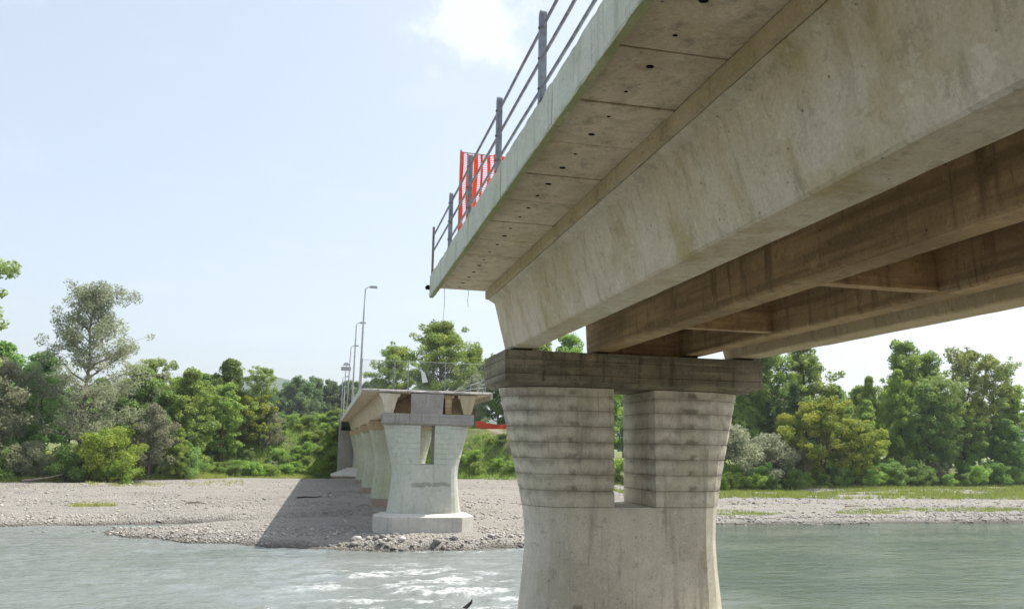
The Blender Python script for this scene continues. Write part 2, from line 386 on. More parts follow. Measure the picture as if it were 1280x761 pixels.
def gravel_mat():
    k = N('gravel_ground'); c = k.coord()
    big = k.noise(c, .09, 5, .6); mid = k.noise(c, .8, 5, .6)
    vo = k.n('ShaderNodeTexVoronoi'); vo.inputs['Scale'].default_value = 5.5; k.l(c, vo.inputs['Vector'])
    v2 = k.n('ShaderNodeTexVoronoi'); v2.inputs['Scale'].default_value = 14; k.l(c, v2.inputs['Vector'])
    sepc = k.n('ShaderNodeSeparateColor'); k.l(vo.outputs['Color'], sepc.inputs[0])
    g = k.mix(k.ramp(sepc.outputs[0], .1, .9), (.25,.235,.208), (.41,.39,.353))
    s2 = k.n('ShaderNodeSeparateColor'); k.l(v2.outputs['Color'], s2.inputs[0])
    g = k.mix(k.ramp(s2.outputs[1], .2, .9, 0, .5), g, (.20,.19,.175))
    g = k.mix(k.ramp(big, .45, .65, 0, .35), g, (.42,.39,.345))
    g = k.mix(k.ramp(mid, .48, .72, 0, .5), g, (.21,.195,.175))
    bd = k.noise(k.coord((.035, .3, 1)), 1, 5, .6)
    g = k.mix(k.ramp(bd, .42, .62, 0, .55), g, (.37,.345,.305))
    g = k.mix(k.ramp(bd, .60, .70, 0, .5), g, (.20,.185,.16))
    ve = k.n('ShaderNodeAttribute', attribute_name='veg')
    soil = k.mix(k.ramp(mid, .35, .65), (.11,.15,.045), (.22,.24,.085))
    g = k.mix(k.ramp(k.math('ADD', ve.outputs['Fac'], k.math('MULTIPLY_ADD', mid, .7, -.35)), .35, .65), g, soil)
    pa = k.n('ShaderNodeAttribute', attribute_name='path')
    g = k.mix(pa.outputs['Fac'], g, (.38,.32,.25))
    we = k.n('ShaderNodeAttribute', attribute_name='wet')
    g = k.mix(k.math('MULTIPLY', we.outputs['Fac'], .85), g, (.085,.075,.06))
    h = k.math('ADD', k.math('MULTIPLY', vo.outputs['Distance'], -1.), k.math('MULTIPLY', v2.outputs['Distance'], -.6))
    k.bump(h, 1., .16)
    return k.fin(g, .9, .2)
M['ground'] = gravel_mat()
gme = grid_mesh('ground', GX, GY, GZ, M['ground'])
def path_mask(x, y):
    px = np.interp(y, [128, 134, 140, 146, 160], [37, 34.5, 31.5, 29.5, 26])
    return np.exp(-((x-px)/.8)**2)*sstep((y-129)/4)*sstep((160-y)/8)
veg = sstep((GY-treeline(GX)+2.5+5*(fbm(GX*.1, GY*.1, 40, 3)-.5))/3.0)
veg = np.maximum(veg, sstep((GX-38)/10)*sstep((GY-(93+8*(fbm(GX*.06, GY*.06, 41, 3)-.5)))/5)*.8*sstep((fbm(GX*.07, GY*.25, 43, 3)-.33)/.15))
veg = np.where(GY < 14, 0, veg)  # unseen near bank left as bare pale gravel, for the light it bounces
wet = np.clip(1-(GZ-.06)/.24, 0, 1)*(GZ < .4)
for nm, arr in (('veg', veg), ('path', np.where((GY < 14) & (GX > 3.5), .85, path_mask(GX, GY))), ('wet', wet)):  # near bank has no path: unseen ground tinted brown for warm bounce light
    a = gme.attributes.new(nm, 'FLOAT', 'POINT'); a.data.foreach_set('value', arr.astype(np.float32).ravel())
tag(obj('ground', gme, None), kind='structure')

# distant hills
hx = np.linspace(-3800, 3800, 180); hy = np.linspace(0, 1, 14)
HX, HT = np.meshgrid(hx, hy)
ridge = 70+60*fbm(HX*.0011, HX*0+3.1, 51, 4)+120*np.exp(-((HX+225)/190)**2)+55*np.exp(-((HX+40)/150)**2)+70*np.exp(-((HX+600)/300)**2)
ridge = ridge+16*(fbm(HX*.02, HT*6, 52, 3)-.5)
HZ = ridge*np.sin(HT*math.pi)**.8-5
k = N('hill_wood'); kk = k.noise(k.coord(), .05, 6, .7); k.bump(kk, .8, 12)
M['hill'] = k.fin(k.mix(k.ramp(kk, .35, .65), (.035,.06,.025), (.075,.105,.04)), .95, .1)
tag(obj('hills', grid_mesh('hills', HX, 2350+HT*900, HZ, M['hill']), None), kind='structure')

# ------------------------------------------------------------------ river
wx = axis([(-900,-90,30),(-90,-42,1.2),(-42,60,.22),(60,130,1.2),(130,900,30)])
wy = axis([(6,26,1.5),(26,60,.16),(60,76,.3),(76,84,1)])
WX, WY = np.meshgrid(wx, wy)
inside = sstep((WX+90)/30)*sstep((130-WX)/30)
rap = np.exp(-((WX-4.6)/5.2)**2-((WY-42)/5.5)**2)+.7*np.exp(-((WX-6)/5)**2-((WY-35)/4)**2)
rap = np.clip(rap, 0, 1)
turb = np.exp(-np.maximum(WX-16, 0)**2/200)*.6+.4
wz = .13*(fbm(WX*.35, WY*.8, 61, 4)-.5)+.06*(fbm(WX*1.1, WY*1.9, 62, 3)-.5)
wz = wz*(.45+.95*sstep((28-WX)/18))+rap*(.62*(fbm(WX*.42, WY*.75, 63, 4)-.5)+.10*(1-np.abs(2*fbm(WX*1.2, WY*1.6, 64, 3)-1)))
wz = np.where(WY > 84.5, 0, wz)*inside
crest = fbm(WX*.42, WY*.75, 63, 4)
foam = np.clip(rap*1.15, 0, 1)*sstep((crest-.50)/.14)*sstep((fbm(WX*.9, WY*1.7, 65, 4)-.36)/.2)
foam = np.maximum(foam, .75*np.clip(rap*1.6, 0, 1)*sstep((fbm(WX*.55, WY*1.5, 66, 5)-.53)/.14))
foam = np.maximum(foam, .55*np.exp(-((WY-shore(WX)+.8)/.5)**2)*((WX > 6) & (WX < 14))*sstep((fbm(WX*2, WY*3, 67, 3)-.45)/.1))
def water_mat():
    k = N('river_water'); c = k.coord((1, 1.9, 1)); c2 = k.coord((.7, 1.25, 1))
    f = k.n('ShaderNodeAttribute', attribute_name='foam')
    mud = k.noise(k.coord((.06, .16, 1)), 1, 4, .6)
    tub = k.n('ShaderNodeAttribute', attribute_name='turb')
    deep = k.mix(k.ramp(mud, .4, .62), (.052,.076,.046), (.088,.112,.072))
    deep = k.mix(k.ramp(k.math('ADD', tub.outputs['Fac'], k.math('MULTIPLY_ADD', mud, .5, -.25)), .58, 1.02), deep, (.185,.205,.195))
    fm = k.math('MULTIPLY', f.outputs['Fac'], k.ramp(k.noise(k.coord((1, 1.4, 1)), 2.8, 8, .75), .36, .64))
    colr = k.mix(fm, deep, (.64,.66,.655))
    h = k.math('ADD', k.math('MULTIPLY', k.noise(c2, .8, 4, .55), 1.4), k.math('MULTIPLY', k.noise(c, 3.0, 4, .6), .42))
    bq = k.bump(h, .9, .22); tu = k.n('ShaderNodeAttribute', attribute_name='turb'); k.l(tu.outputs['Fac'], bq.inputs['Strength']); k.b.inputs['IOR'].default_value = 1.33
    k.l(colr, k.b.inputs['Base Color']); k.l(k.ramp(fm, 0, 1, .08, .8), k.b.inputs['Roughness'])
    return k.m
M['water'] = water_mat()
wme = grid_mesh('river', WX, WY, wz, M['water'])
a = wme.attributes.new('foam', 'FLOAT', 'POINT'); a.data.foreach_set('value', foam.astype(np.float32).ravel())
a = wme.attributes.new('turb', 'FLOAT', 'POINT'); a.data.foreach_set('value', (.55+.42*sstep((26-WX)/16)+.2*(fbm(WX*.05, WY*.12, 91, 3)-.5)).astype(np.float32).ravel())
tag(obj('river', wme, None), kind='structure')

# ------------------------------------------------------------------ bridge piers
CX = 7.12
A_Z = [(-6.9,2.86),(-4.7,2.66),(-3.75,2.52),(-2.9,2.42),(-2.2,2.36),(-1.53,2.41),(-.77,2.58),(.3,2.84),(1.46,3.12)]
def half(z): return float(np.interp(z, [q[0] for q in A_Z], [q[1] for q in A_Z]))
def stadium(z, ins=0., side=None, nseg=11, cut=.52, flat=1.5, b=1.05):
    """plan loop at height z (eye-relative); side None = whole, -1/+1 = one leg beside the slot"""
    a = half(z)-ins; bb = b-ins; rx = a-flat
    R_ = [(CX+flat+rx*math.cos(t), bb*math.sin(t)) for t in np.linspace(-math.pi/2, math.pi/2, nseg)]
    L_ = [(CX-flat-rx*math.cos(t), bb*math.sin(t)) for t in np.linspace(math.pi/2, -math.pi/2, nseg)]
    if side is None: p_ = R_+L_
    elif side > 0: p_ = [(CX+cut-.02+ins, -bb)]+R_+[(CX+cut-.02+ins, bb)]
    else: p_ = [(CX-cut-.02-ins, bb)]+L_+[(CX-cut-.02-ins, -bb)]
    return [(x, y, z+ZW) for x, y in p_]
JZ = [1.18, .85, .49, .125, -.24, -.605, -.97, -1.335]
def add_pier(Yc, label, mats, plinth_kind='hex', group='bridge piers', lift=0.):
    root = thing('bridge_pier', label, 'bridge pier', (CX, Yc, 0), group)
    root['org'] = (CX, 0., 0.)
    # lower shaft
    zs = [-7.6]+list(np.linspace(-4.75, -1.345, 14)); loops = [stadium(max(z, -6.8)) if z > -6.8 else [(x, y, z+ZW) for x, y, _ in stadium(-6.8)] for z in zs]
    part('shaft', MB().loft(loops), mats['shaft'], root)
    for sd_ in (-1, 1):
        loops = []; lv = [-1.33]
        allz = [1.40]+JZ[:-1]+[-1.335]
        for top, bot in zip(allz[::-1][1:], allz[::-1][:-1]):
            m = (top+bot)/2; gi = 0 if bot < -1.3 else .022
            loops += [stadium(bot+.001, gi, sd_), stadium(bot+.011, gi, sd_), stadium(bot+.013, 0, sd_), stadium(bot*.8+top*.2, -.004, sd_), stadium(m, -.006, sd_), stadium(bot*.2+top*.8, -.004, sd_), stadium(top-.013, 0, sd_), stadium(top-.011, .022, sd_)]
        part('column_leg', MB().loft(loops), mats['leg'], root)
    # cap beam: board courses with recessed joints, chamfered underside
    x0, x1, y0, y1 = 3.894, 10.394, -1.206, 1.206
    loops = []
    def rc(z, ins): return [(x0+ins, y0+ins, z+ZW), (x1-ins, y0+ins, z+ZW), (x1-ins, y1-ins, z+ZW), (x0+ins, y1-ins, z+ZW)]
    for z, ins in [(1.402, .16), (1.47, .10), (1.515, .0), (1.655, 0), (1.66, .02), (1.668, .02), (1.673, 0), (1.985, -.004), (1.99, .016), (1.998, .016), (2.003, -.002), (2.193, -.002)]: loops.append(rc(z, ins))
    part('cap_beam', MB().loft(loops), mats['cap'], root, bevel=.012)
    if plinth_kind == 'hex':
        def hx_(z, e): return [(4.75-e*.6, -2.0-e, z+ZW), (9.6+e*.6, -2.0-e, z+ZW), (10.6+e, -.9-e*.4, z+ZW), (10.6+e, .9+e*.4, z+ZW), (9.6+e*.6, 2.0+e, z+ZW), (4.75-e*.6, 2.0+e, z+ZW), (3.6-e, .9+e*.4, z+ZW), (3.6-e, -.9-e*.4, z+ZW)]
        part('plinth', MB().loft([hx_(-8.4, 0), hx_(-4.93+lift, 0), hx_(-4.90+lift, -.03), hx_(-4.73+lift, -.62)]), mats['plinth'], root, bevel=.015)
        part('footing', MB().loft([hx_(-9, .45), hx_(-6.13, .45), hx_(-6.1, .42)]), mats['plinth'], root)
    else:
        e = 2.6 if plinth_kind == 'big' else .25
        zt = -4.3 if plinth_kind == 'big' else -4.6
        def rc2(z, g): return [(x, y, z) for x, y, z in [(3.9-g, -1.6-g, z+ZW), (10.4+g, -1.6-g, z+ZW), (10.4+g, 1.6+g, z+ZW), (3.9-g, 1.6+g, z+ZW)]]
        if plinth_kind == 'big':
            part('footing', MB().loft([rc2(-8, 2.7), rc2(-5.2, 2.6)]), mats['base'], root)
            part('footing_top', MB().loft([rc2(-5.198, 2.75), rc2(-5.05, 2.75), rc2(-3.9, .1)]), mats['plinth'], root)
        else:
            rings = [[(x, y, z) for x, y, z in stadium(zq, -.05)] for zq in (-6.79, -5.0)]
            rings = [[(x, y, -8.0+ZW) for x, y, z in rings[0]]]+rings
            part('base_course', MB().loft(rings), mats['base'], root)
    return root
mats_near = dict(shaft=M['pier_leg'], leg=M['pier_leg'], cap=M['cap'], plinth=M['plinth'], base=M['rubble_stone'])
mats_far1 = dict(shaft=M['far_shaft'], leg=M['far_shaft'], cap=M['grey_block'], plinth=M['plinth'], base=M['rubble_stone'])
mats_far = dict(shaft=M['green_pier'], leg=M['green_pier'], cap=M['strip'], plinth=M['plinth'], base=M['rubble_stone'])
YN, YF, SP = 18.903, 58.476, 19.786
add_pier(YN, 'large stained concrete pier in the river under the overhead deck, with a slot', mats_near, lift=.78)
add_pier(YF, 'slotted grey concrete pier on a stepped plinth at the gravel edge, under broken deck', mats_far1)
add_pier(YF+SP, 'greenish concrete pier just behind the grey slotted pier on the gravel bar', mats_far, 'low')
add_pier(YF+2*SP, 'greenish pier in the middle of the receding row, third from the broken end', mats_far, 'low')
add_pier(YF+3*SP, 'greenish pier with dark graffiti-like stain, next before the wide bank footing', mats_far, 'low')
add_pier(YF+4*SP, 'last far pier standing on a wide sloping footing at the bank', mats_far, 'big')

# ------------------------------------------------------------------ bridge spans
GIRD = [(4.055, 4.66), (6.10, 6.53), (8.43, 8.85), (9.78, 10.36)]
def girder_prof(b0, b1, sl=.275, outer=False):
    zb, zt, zs_ = 2.25+ZW, 3.36+ZW, 3.655+ZW
    p_ = [(b0+.03, zb), (b1-.03, zb), (b1, zb+.03), (b1+sl, zt), (b1+sl+.16, zt+.09), (b1+sl+.16, zs_), (b0-sl-.16, zs_), (b0-sl-.16, zt+.09), (b0-sl, zt), (b0, zb+.03)]
    return p_
def add_span(y0, y1, label, near):
    ym = (y0+y1)/2
    root = thing('bridge_span', label, 'bridge deck', (CX, ym, 2.25+ZW), 'bridge deck spans')
    rng = random.Random(int(y0*10))
    n = int((y1-y0)/.4)
    for i, (b0, b1) in enumerate(GIRD):
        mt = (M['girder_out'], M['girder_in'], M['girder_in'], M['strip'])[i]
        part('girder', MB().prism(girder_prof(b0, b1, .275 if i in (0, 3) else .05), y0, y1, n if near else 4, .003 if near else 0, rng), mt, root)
    part('deck_slab', MB().box(2.36, 11.75, y0+.004, y1-.004, 3.72+ZW, 3.90+ZW), M['soffit'], root)
    part('road_surface', MB().box(3.6, 10.6, y0+.01, y1-.01, 3.904+ZW, 3.97+ZW), M['asphalt'], root)
    # cantilever soffit panels with open joints, left and right, and between the girders
    ys = list(np.arange(y1, y0, -1.2 if near else -2.4))+[y0]
    for lo, hi in ((2.30, 3.535), (10.86, 11.80)) if near else ((2.30, 3.535),):
        for a_, b_ in zip(ys[1:], ys[:-1]):
            if b_-a_ < .2: continue
            dz = rng.uniform(-.006, .006)
            p_ = part('soffit_panel', MB().box(lo, hi, a_+.015, b_-.015, 3.655+ZW+dz, 3.716+ZW), M['soffit'], root, bevel=.006 if near else 0)
            if near and lo < 3 and a_ > 2:
                for q in (.27, .73):
                    yy = a_+(b_-a_)*q+rng.uniform(-.03, .03); xx = 2.86+rng.uniform(-.02, .02); r_ = rng.uniform(.018, .046)
                    lp = [[(xx+r_*s_*math.cos(t)*rng.uniform(.85, 1.15), yy+r_*s_*math.sin(t)*.8, 3.655+ZW+dz-h_) for t in np.linspace(0, 2*math.pi, 10)[:-1]] for s_, h_ in ((1, -.02), (1, .006), (.8, .008))]
                    part('weep_hole_disc', MB().loft(lp), M['near_black'], p_)  # solid near-black disc, its colour standing for the shade inside a drain opening
    for lo, hi in ((5.10, 5.885), (6.745, 8.215), (9.065, 9.34)):
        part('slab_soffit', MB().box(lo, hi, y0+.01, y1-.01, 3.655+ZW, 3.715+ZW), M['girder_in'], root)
    # haunch strip between soffit and outer girder
    part('haunch_strip', MB().prism([(3.538, 3.66+ZW), (3.538, 3.475+ZW), (3.60, 3.452+ZW), (3.618, 3.66+ZW)], y0, y1, n if near else 2, .003 if near else 0, rng), M['strip'], root)
    # edge beams (fascia) in precast lengths
    L = 2.65; e = y1
    while e > y0+.05:
        s_ = max(e-L, y0)
        for sgn, xo in ((1, 2.19), (-1, 11.93)):
            pr = [(xo+sgn*.012, 3.426+ZW), (xo+sgn*.085, 3.426+ZW), (xo+sgn*.10, 3.66+ZW), (xo+sgn*.10, 3.716+ZW), (xo+sgn*.165, 3.72+ZW), (xo+sgn*.165, 3.93+ZW), (xo, 3.93+ZW), (xo, 3.45+ZW)]
            k_ = int((e-s_)/.12) if near else 1
            f_ = part('fascia_panel', MB().prism(pr, s_+.011, e-.011, max(k_, 1), .004 if near else 0, rng), M['fascia'], root)
            if near and sgn > 0:
                part('mossy_drip_edge', MB().prism([(xo+.010, 3.424+ZW), (xo+.090, 3.424+ZW), (xo+.104, 3.652+ZW), (xo+.111, 3.652+ZW), (xo+.099, 3.418+ZW), (xo+.010, 3.418+ZW)], s_+.008, e-.008, max(k_, 1), .003, rng), M['moss_edge'], f_)
        e = s_
    # cross diaphragms
    dys = [5.1, 9.5, 13.9, 18.1] if near else [y0+.6]
    for q in dys:
        zd = (2.198 if q > 17 and near else 2.30)+ZW
        for a_, b_ in ((6.53, 8.43),):
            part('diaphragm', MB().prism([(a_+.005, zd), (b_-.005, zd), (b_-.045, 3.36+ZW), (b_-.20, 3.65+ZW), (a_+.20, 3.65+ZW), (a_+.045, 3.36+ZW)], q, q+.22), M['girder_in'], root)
    for b0, b1 in GIRD:                                    # bearing pads at both ends
        for q in (y0+.35, y1-.35):
            part('bearing_pad', MB().box(b0+.08, b1-.08, q-.2, q+.2, 2.195+ZW, 2.249+ZW), M['cable'], root)
    return root
near_span = add_span(-8.0, 18.42, 'overhead concrete bridge deck with four girders ending broken above the river', True)
far_labels = ['end span of the far bridge, broken off with girder ends showing',
              'second span of the far bridge back from the broken end', 'third span of the far bridge back from the broken end', 'last span of the far bridge, reaching the wooded bank']
for i in range(4):
    y0 = YF+.05+i*SP if i else YF-.25
    r_ = add_span(y0, YF-.05+(i+1)*SP, far_labels[i], False)
    if i == 0:
        rng = random.Random(5)
        blk = MB().prism([(5.9, 2.2+ZW), (8.2, 2.2+ZW), (8.22, 3.652+ZW), (5.88, 3.652+ZW)], y0-.42, y0-.02, 2, .015, rng)
        part('end_block', blk, M['grey_block'], r_)
        # ragged broken edge of slab
        v = []; f = []
        nn = 60
        for q in range(nn+1):
            x = 2.4+(11.8-2.4)*q/nn; dp = .06+.30*float(fbm(np.array(x*1.3), np.array(2.), 3, 4))
            dt = .10*float(vnoise(np.array(x*2.1), np.array(7.), 8))
            v += [(x, y0-.002, 3.70+ZW), (x, y0-dp, 3.73+ZW+dt*.4), (x, y0-dp*.8, 3.90+ZW-dt*.5), (x, y0-.002, 3.93+ZW)]
        for q in range(nn):
            for k_ in range(4):
                a_ = q*4+k_; b_ = q*4+(k_+1) % 4; f.append((a_, b_, b_+4, a_+4))
        f.append((0, 1, 2, 3)); f.append(tuple(nn*4+q for q in (3, 2, 1, 0)))
        part('broken_edge', MB().add(v, f), M['grey_block'], r_)
        for q in range(14):
            x = rng.uniform(3, 11.4); b_ = rng.uniform(-.5, .2)
            part('rebar', MB().tube([(x, y0-.05, 3.8+ZW), (x+.05, y0-.35, 3.8+ZW+b_*.3), (x+rng.uniform(-.2, .2), y0-.55, 3.75+ZW+b_)], .012, 5), M['rust_paint'], r_)
# abutment behind the last pier
ab = thing('bridge_abutment', 'dark concrete abutment wall under the landward end of the far bridge', 'abutment', (CX, YF+4*SP+2.6, 5))
ab['org'] = (0., 0., 0.); ab.location = (0, 0, 0)
ya = YF+4*SP
part('wall', MB().box(2.5, 11.7, ya+1.6, ya+3.0, 0, 9.0), M['grey_block'], ab)
part('wing_wall', MB().prism([(2.2, 0), (2.49, 0), (2.49, 10.6), (2.2, 10.6)], ya+1.6, ya+9), M['grey_block'], ab)
part('wing_wall', MB().prism([(11.71, 0), (12.0, 0), (12.0, 10.6), (11.71, 10.6)], ya+1.6, ya+9), M['grey_block'], ab)
part('road_slab', MB().box(2.5, 11.7, ya+.2, ya+40, 9.6, 10.72), M['asphalt'], ab)

# ------------------------------------------------------------------ railing on the near deck
rl = thing('bridge_railing', 'grey-blue steel railing with three tube rails along the near deck edge', 'railing', (2.26, 5, 3.93+ZW))
posts = [18.06, 15.43]+[13.2-2.43*i for i in range(9)]
for i, y in enumerate(posts):
    w = .03 if i == 0 else .058; top = 5.06+ZW; zb = 3.92+ZW
    pr = [(-w, zb), (w, zb)]+[(w*math.cos(t), top-w+w*math.sin(t)) for t in np.linspace(0, math.pi, 9)]
    mb = MB()
    d_ = .03 if i == 0 else .045
    # flat bar post, rounded top, standing on the outside of the edge beam
    vs_ = [(2.178+dx_*d_*1.6, y+a_, b_) for dx_ in (0, 1) for a_, b_ in pr]
    m_ = len(pr); fs_ = [tuple(range(m_)), tuple(range(2*m_-1, m_-1, -1))]+[(q, (q+1) % m_, (q+1) % m_+m_, q+m_) for q in range(m_)]
    mb.add(vs_, fs_)
    p_ = part('post', mb, M['rust_paint'] if i == 0 else M['rail_paint'], rl)
    part('base_plate', MB().box(2.186, 2.32, y-.11, y+.11, 3.931+ZW, 3.945+ZW), M['rail_paint'], p_)
    for z in (4.84, 4.455, 4.08):
        if i: part('bolt', MB().tube([(2.178, y, z+ZW), (2.160, y, z+ZW)], .016, 6), M['rust_paint'], p_)
for z, r_ in ((4.84, .021), (4.455, .021), (4.08, .021)):
    pts = [(2.205, y, z+ZW+.006*math.sin(y*1.7+z)) for y in np.linspace(-7.9, 15.45, 24)]+[(2.205, 18.06, z+ZW)]
    if z < 4.2: pts = pts[:-1]
    part('rail', MB().tube(pts, r_, 8), M['rail_paint'], rl, smooth=True)

# orange barrier net closing the deck end
nt = thing('barrier_net', 'orange plastic barrier net stretched between poles on the near deck', 'safety net', (3.5, 15.6, 3.93+ZW))
rng = random.Random(3)
NY, NZ0, NZ1 = 15.62, 3.98+ZW, 6.02+ZW
for x in (2.42, 5.2, 8.0): part('pole', MB().tube([(x, NY+.03, NZ0-.02), (x, NY+.03, NZ1+.06)], .022, 6), M['galv'], nt)
part('top_wire', MB().tube([(x, NY+.03, NZ1+.01-.03*math.sin((x-2.42)/2.78*math.pi)**2) for x in np.linspace(2.42, 8, 25)], .012, 5), M['rust_paint'], nt)
mbv = MB(); x = 2.40
def nety(x, z): return NY+.06*math.sin(x*7+z*.6)+.03*math.sin(x*17+1)
while x < 8.0:
    w = rng.uniform(.05, .11)
    zs_ = np.linspace(NZ0, NZ1, 9)
    v = []; f = []
    for q, z in enumerate(zs_):
        s_ = .012*math.sin(z*5+x*3)
        v += [(x+s_, nety(x, z), z), (x+w+s_, nety(x+w, z)+.01, z)]
    for q in range(8): f.append((2*q, 2*q+1, 2*q+3, 2*q+2))
    mbv.add(v, f); x += w+rng.uniform(.05, .10)
part('vertical_bands', mbv, M['orange'], nt)
mbh = MB(); z = NZ0+.03
while z < NZ1:
    v = []; f = []
    xs = np.linspace(2.40, 8.0, 90)
    for q, x in enumerate(xs): v += [(x, nety(x, z)+.004, z), (x, nety(x, z)+.004, z+.013)]
    for q in range(89): f.append((2*q, 2*q+2, 2*q+3, 2*q+1))
    mbh.add(v, f); z += .048
part('cross_strands', mbh, M['orange'], nt)

# hanging cable ends under the broken deck end
for (x, l_, lab) in ((2.55, 1.35, 'long thin cable hanging from the corner of the near deck end'), (3.12, .42, 'short wire dangling from the middle of the near deck edge')):
    c_ = tag(obj('hanging_cable', MB().tube([(0, 0, 0), (.01, .02, -l_*.3), (-.015, .0, -l_*.6), (.01, -.01, -l_)], .006, 5).mesh('hanging_cable'), M['cable'], loc=(x, 18.40, 3.67+ZW)), lab, 'cable')
tag(obj('rubble_chunk', MB().loft([[(-.06,-.05,0),(.05,-.06,.01),(.07,.05,0),(-.04,.06,0)],[(-.05,-.06,.06),(.06,-.04,.05),(.05,.06,.08),(-.06,.05,.06)],[(-.02,-.02,.1),(.03,-.02,.1),(.02,.03,.11),(-.02,.02,.1)]]).mesh('rubble_chunk'), M['near_black'], loc=(2.15, 18.40, 3.62+ZW)), 'small dark bracket stub on the corner of the near deck end', 'bracket')

# ------------------------------------------------------------------ street lamps on the far bridge
def lamp(y, h, label, kind=0):
    root = thing('street_lamp', label, 'street lamp', (2.42, y, 3.93+ZW), 'street lamps along the far bridge')
    z0 = 3.90+ZW; x = 2.42; rng = random.Random(int(y))
    lx = rng.uniform(.0, .12)
    part('pole', MB().tube([(x, y, z0), (x+lx*.2, y, z0+h*.4), (x+lx*.6, y, z0+h*.8), (x+lx, y, z0+h)], [.10, .085, .065, .05], 8), M['lamp_grey'], root, smooth=True)
    part('base_sleeve', MB().tube([(x, y, z0), (x, y, z0+.7)], .13, 8), M['galv'], root)
    hx_ = x+lx
    part('arm', MB().tube([(hx_, y, z0+h), (hx_+.2, y, z0+h+.16), (hx_+.45, y, z0+h+.18)], .035, 6), M['lamp_grey'], root)
    if kind == 0:
        hd = part('lamp_head', MB().loft([[(hx_+.3, y-.07, z0+h+.12), (hx_+.38, y-.14, z0+h+.10), (hx_+.95, y-.13, z0+h+.12), (hx_+1.02, y, z0+h+.14), (hx_+.95, y+.13, z0+h+.12), (hx_+.38, y+.14, z0+h+.10)],
                  [(hx_+.3, y-.07, z0+h+.22), (hx_+.38, y-.12, z0+h+.27), (hx_+.9, y-.10, z0+h+.28), (hx_+1.0, y, z0+h+.2), (hx_+.9, y+.10, z0+h+.28), (hx_+.38, y+.12, z0+h+.27)]]), M['lamp_grey'], root)
        part('lens', MB().box(hx_+.42, hx_+.92, y-.1, y+.1, z0+h+.07, z0+h+.108), M['near_black'], hd) if False else None
    else:
        part('lamp_head', MB().box(hx_-.75, hx_+.75, y-.08, y+.08, z0+h-.75, z0+h-.15), M['lamp_grey'], root, bevel=.03)
        part('lamp_head', MB().loft([[(hx_-.5, y-.3, z0+h+.1), (hx_+.5, y-.3, z0+h+.1), (hx_+.5, y+.3, z0+h+.1), (hx_-.5, y+.3, z0+h+.1)], [(hx_-.25, y-.2, z0+h+.5), (hx_+.25, y-.2, z0+h+.5), (hx_+.25, y+.2, z0+h+.5), (hx_-.25, y+.2, z0+h+.5)]]), M['lamp_grey'], root)
lamp(64.5, 8.5, 'tallest nearest street lamp rising from the broken end of the far bridge')
lamp(82.5, 8.2, 'second street lamp from the broken end of the far bridge')
lamp(103.5, 8.3, 'third street lamp from the broken end of the far bridge')
lamp(126, 8.0, 'pole with grey box-shaped lamp heads beyond the third street lamp', 1)
lamp(146, 7.8, 'farthest street lamp where the far bridge meets the bank')

# ------------------------------------------------------------------ wire fence across the broken deck end
FY = 59.0
fe = thing('wire_fence', 'tall wire mesh fence closing off the broken end of the far bridge', 'fence', (CX, FY, 3.97+ZW))
fx = [2.3, 4.68, 5.69, 8.44, 11.5]; ft = 6.1+ZW; fb = 3.95+ZW
for x in fx: part('post', MB().tube([(x, FY, fb), (x, FY, ft+.05)], .03, 6), M['galv'], fe)
part('top_wire', MB().tube([(fx[0], FY, ft), (fx[-1], FY, ft-.03)], .016, 5), M['galv'], fe)
for a_, b_ in zip(fx[:-1], fx[1:]):
    mb = MB(); w = b_-a_; h = ft-fb; s_ = .11; r_ = .0028
    nn = int((w+h)/s_)
    for q in range(1, nn):
        t = q*s_
        x0_, z0_ = (a_+t, fb) if t < w else (b_, fb+t-w); x1_, z1_ = (a_, fb+t) if t < h else (a_+t-h, ft)
        for (p0, p1) in (((x0_, z0_), (x1_, z1_)), ((a_+b_-x0_, z0_), (a_+b_-x1_, z1_))):
            d_ = r_
            mb.add([(p0[0]-d_, FY, p0[1]), (p0[0]+d_, FY, p0[1]+d_), (p1[0]+d_, FY, p1[1]+d_), (p1[0]-d_, FY, p1[1])], [(0, 1, 2, 3)])
    part('mesh_panel', mb, M['wire'], fe)
v = [(0,0,0),(.35,.03,-.25),(.62,.0,-.95),(.38,.05,-1.0),(.2,.02,-1.02),(.12,.06,-.45)]
tag(obj('white_cloth', MB().add(v+[(x, y-.02, z) for x, y, z in v], [(0,1,5),(1,2,3,4,5),(6,11,7),(7,11,10,9,8),(0,6,7,1),(1,7,8,2),(2,8,9,3),(3,9,10,4),(4,10,11,5),(5,11,6,0)]).mesh('white_cloth'), M['white_cloth'], loc=(6.55, FY-.05, 5.55+ZW)), 'scrap of white cloth caught on the wire fence above the grey pier', 'cloth')
br = thing('bent_railing', 'twisted grey railing remains at the right corner of the far deck end', 'railing', (10.5, FY+.3, 3.95+ZW))
for pts in ([(8.9,0,3.95),(9.6,.1,4.15),(10.4,-.1,4.5),(11.2,0,4.75),(11.7,.1,5.15)], [(9.6,.2,3.95),(10.6,.3,4.25),(11.5,.2,4.35)], [(10.4,-.1,3.95),(10.45,-.1,4.5)], [(11.5,.1,3.95),(11.3,.0,4.45),(11.75,.1,5.0)], [(11.0,.1,3.95),(11.25,.2,4.8)]):
    part('bent_bar', MB().tube([(x, FY+.35+y, z+ZW) for x, y, z in pts], .035, 6), M['lamp_grey'], br)

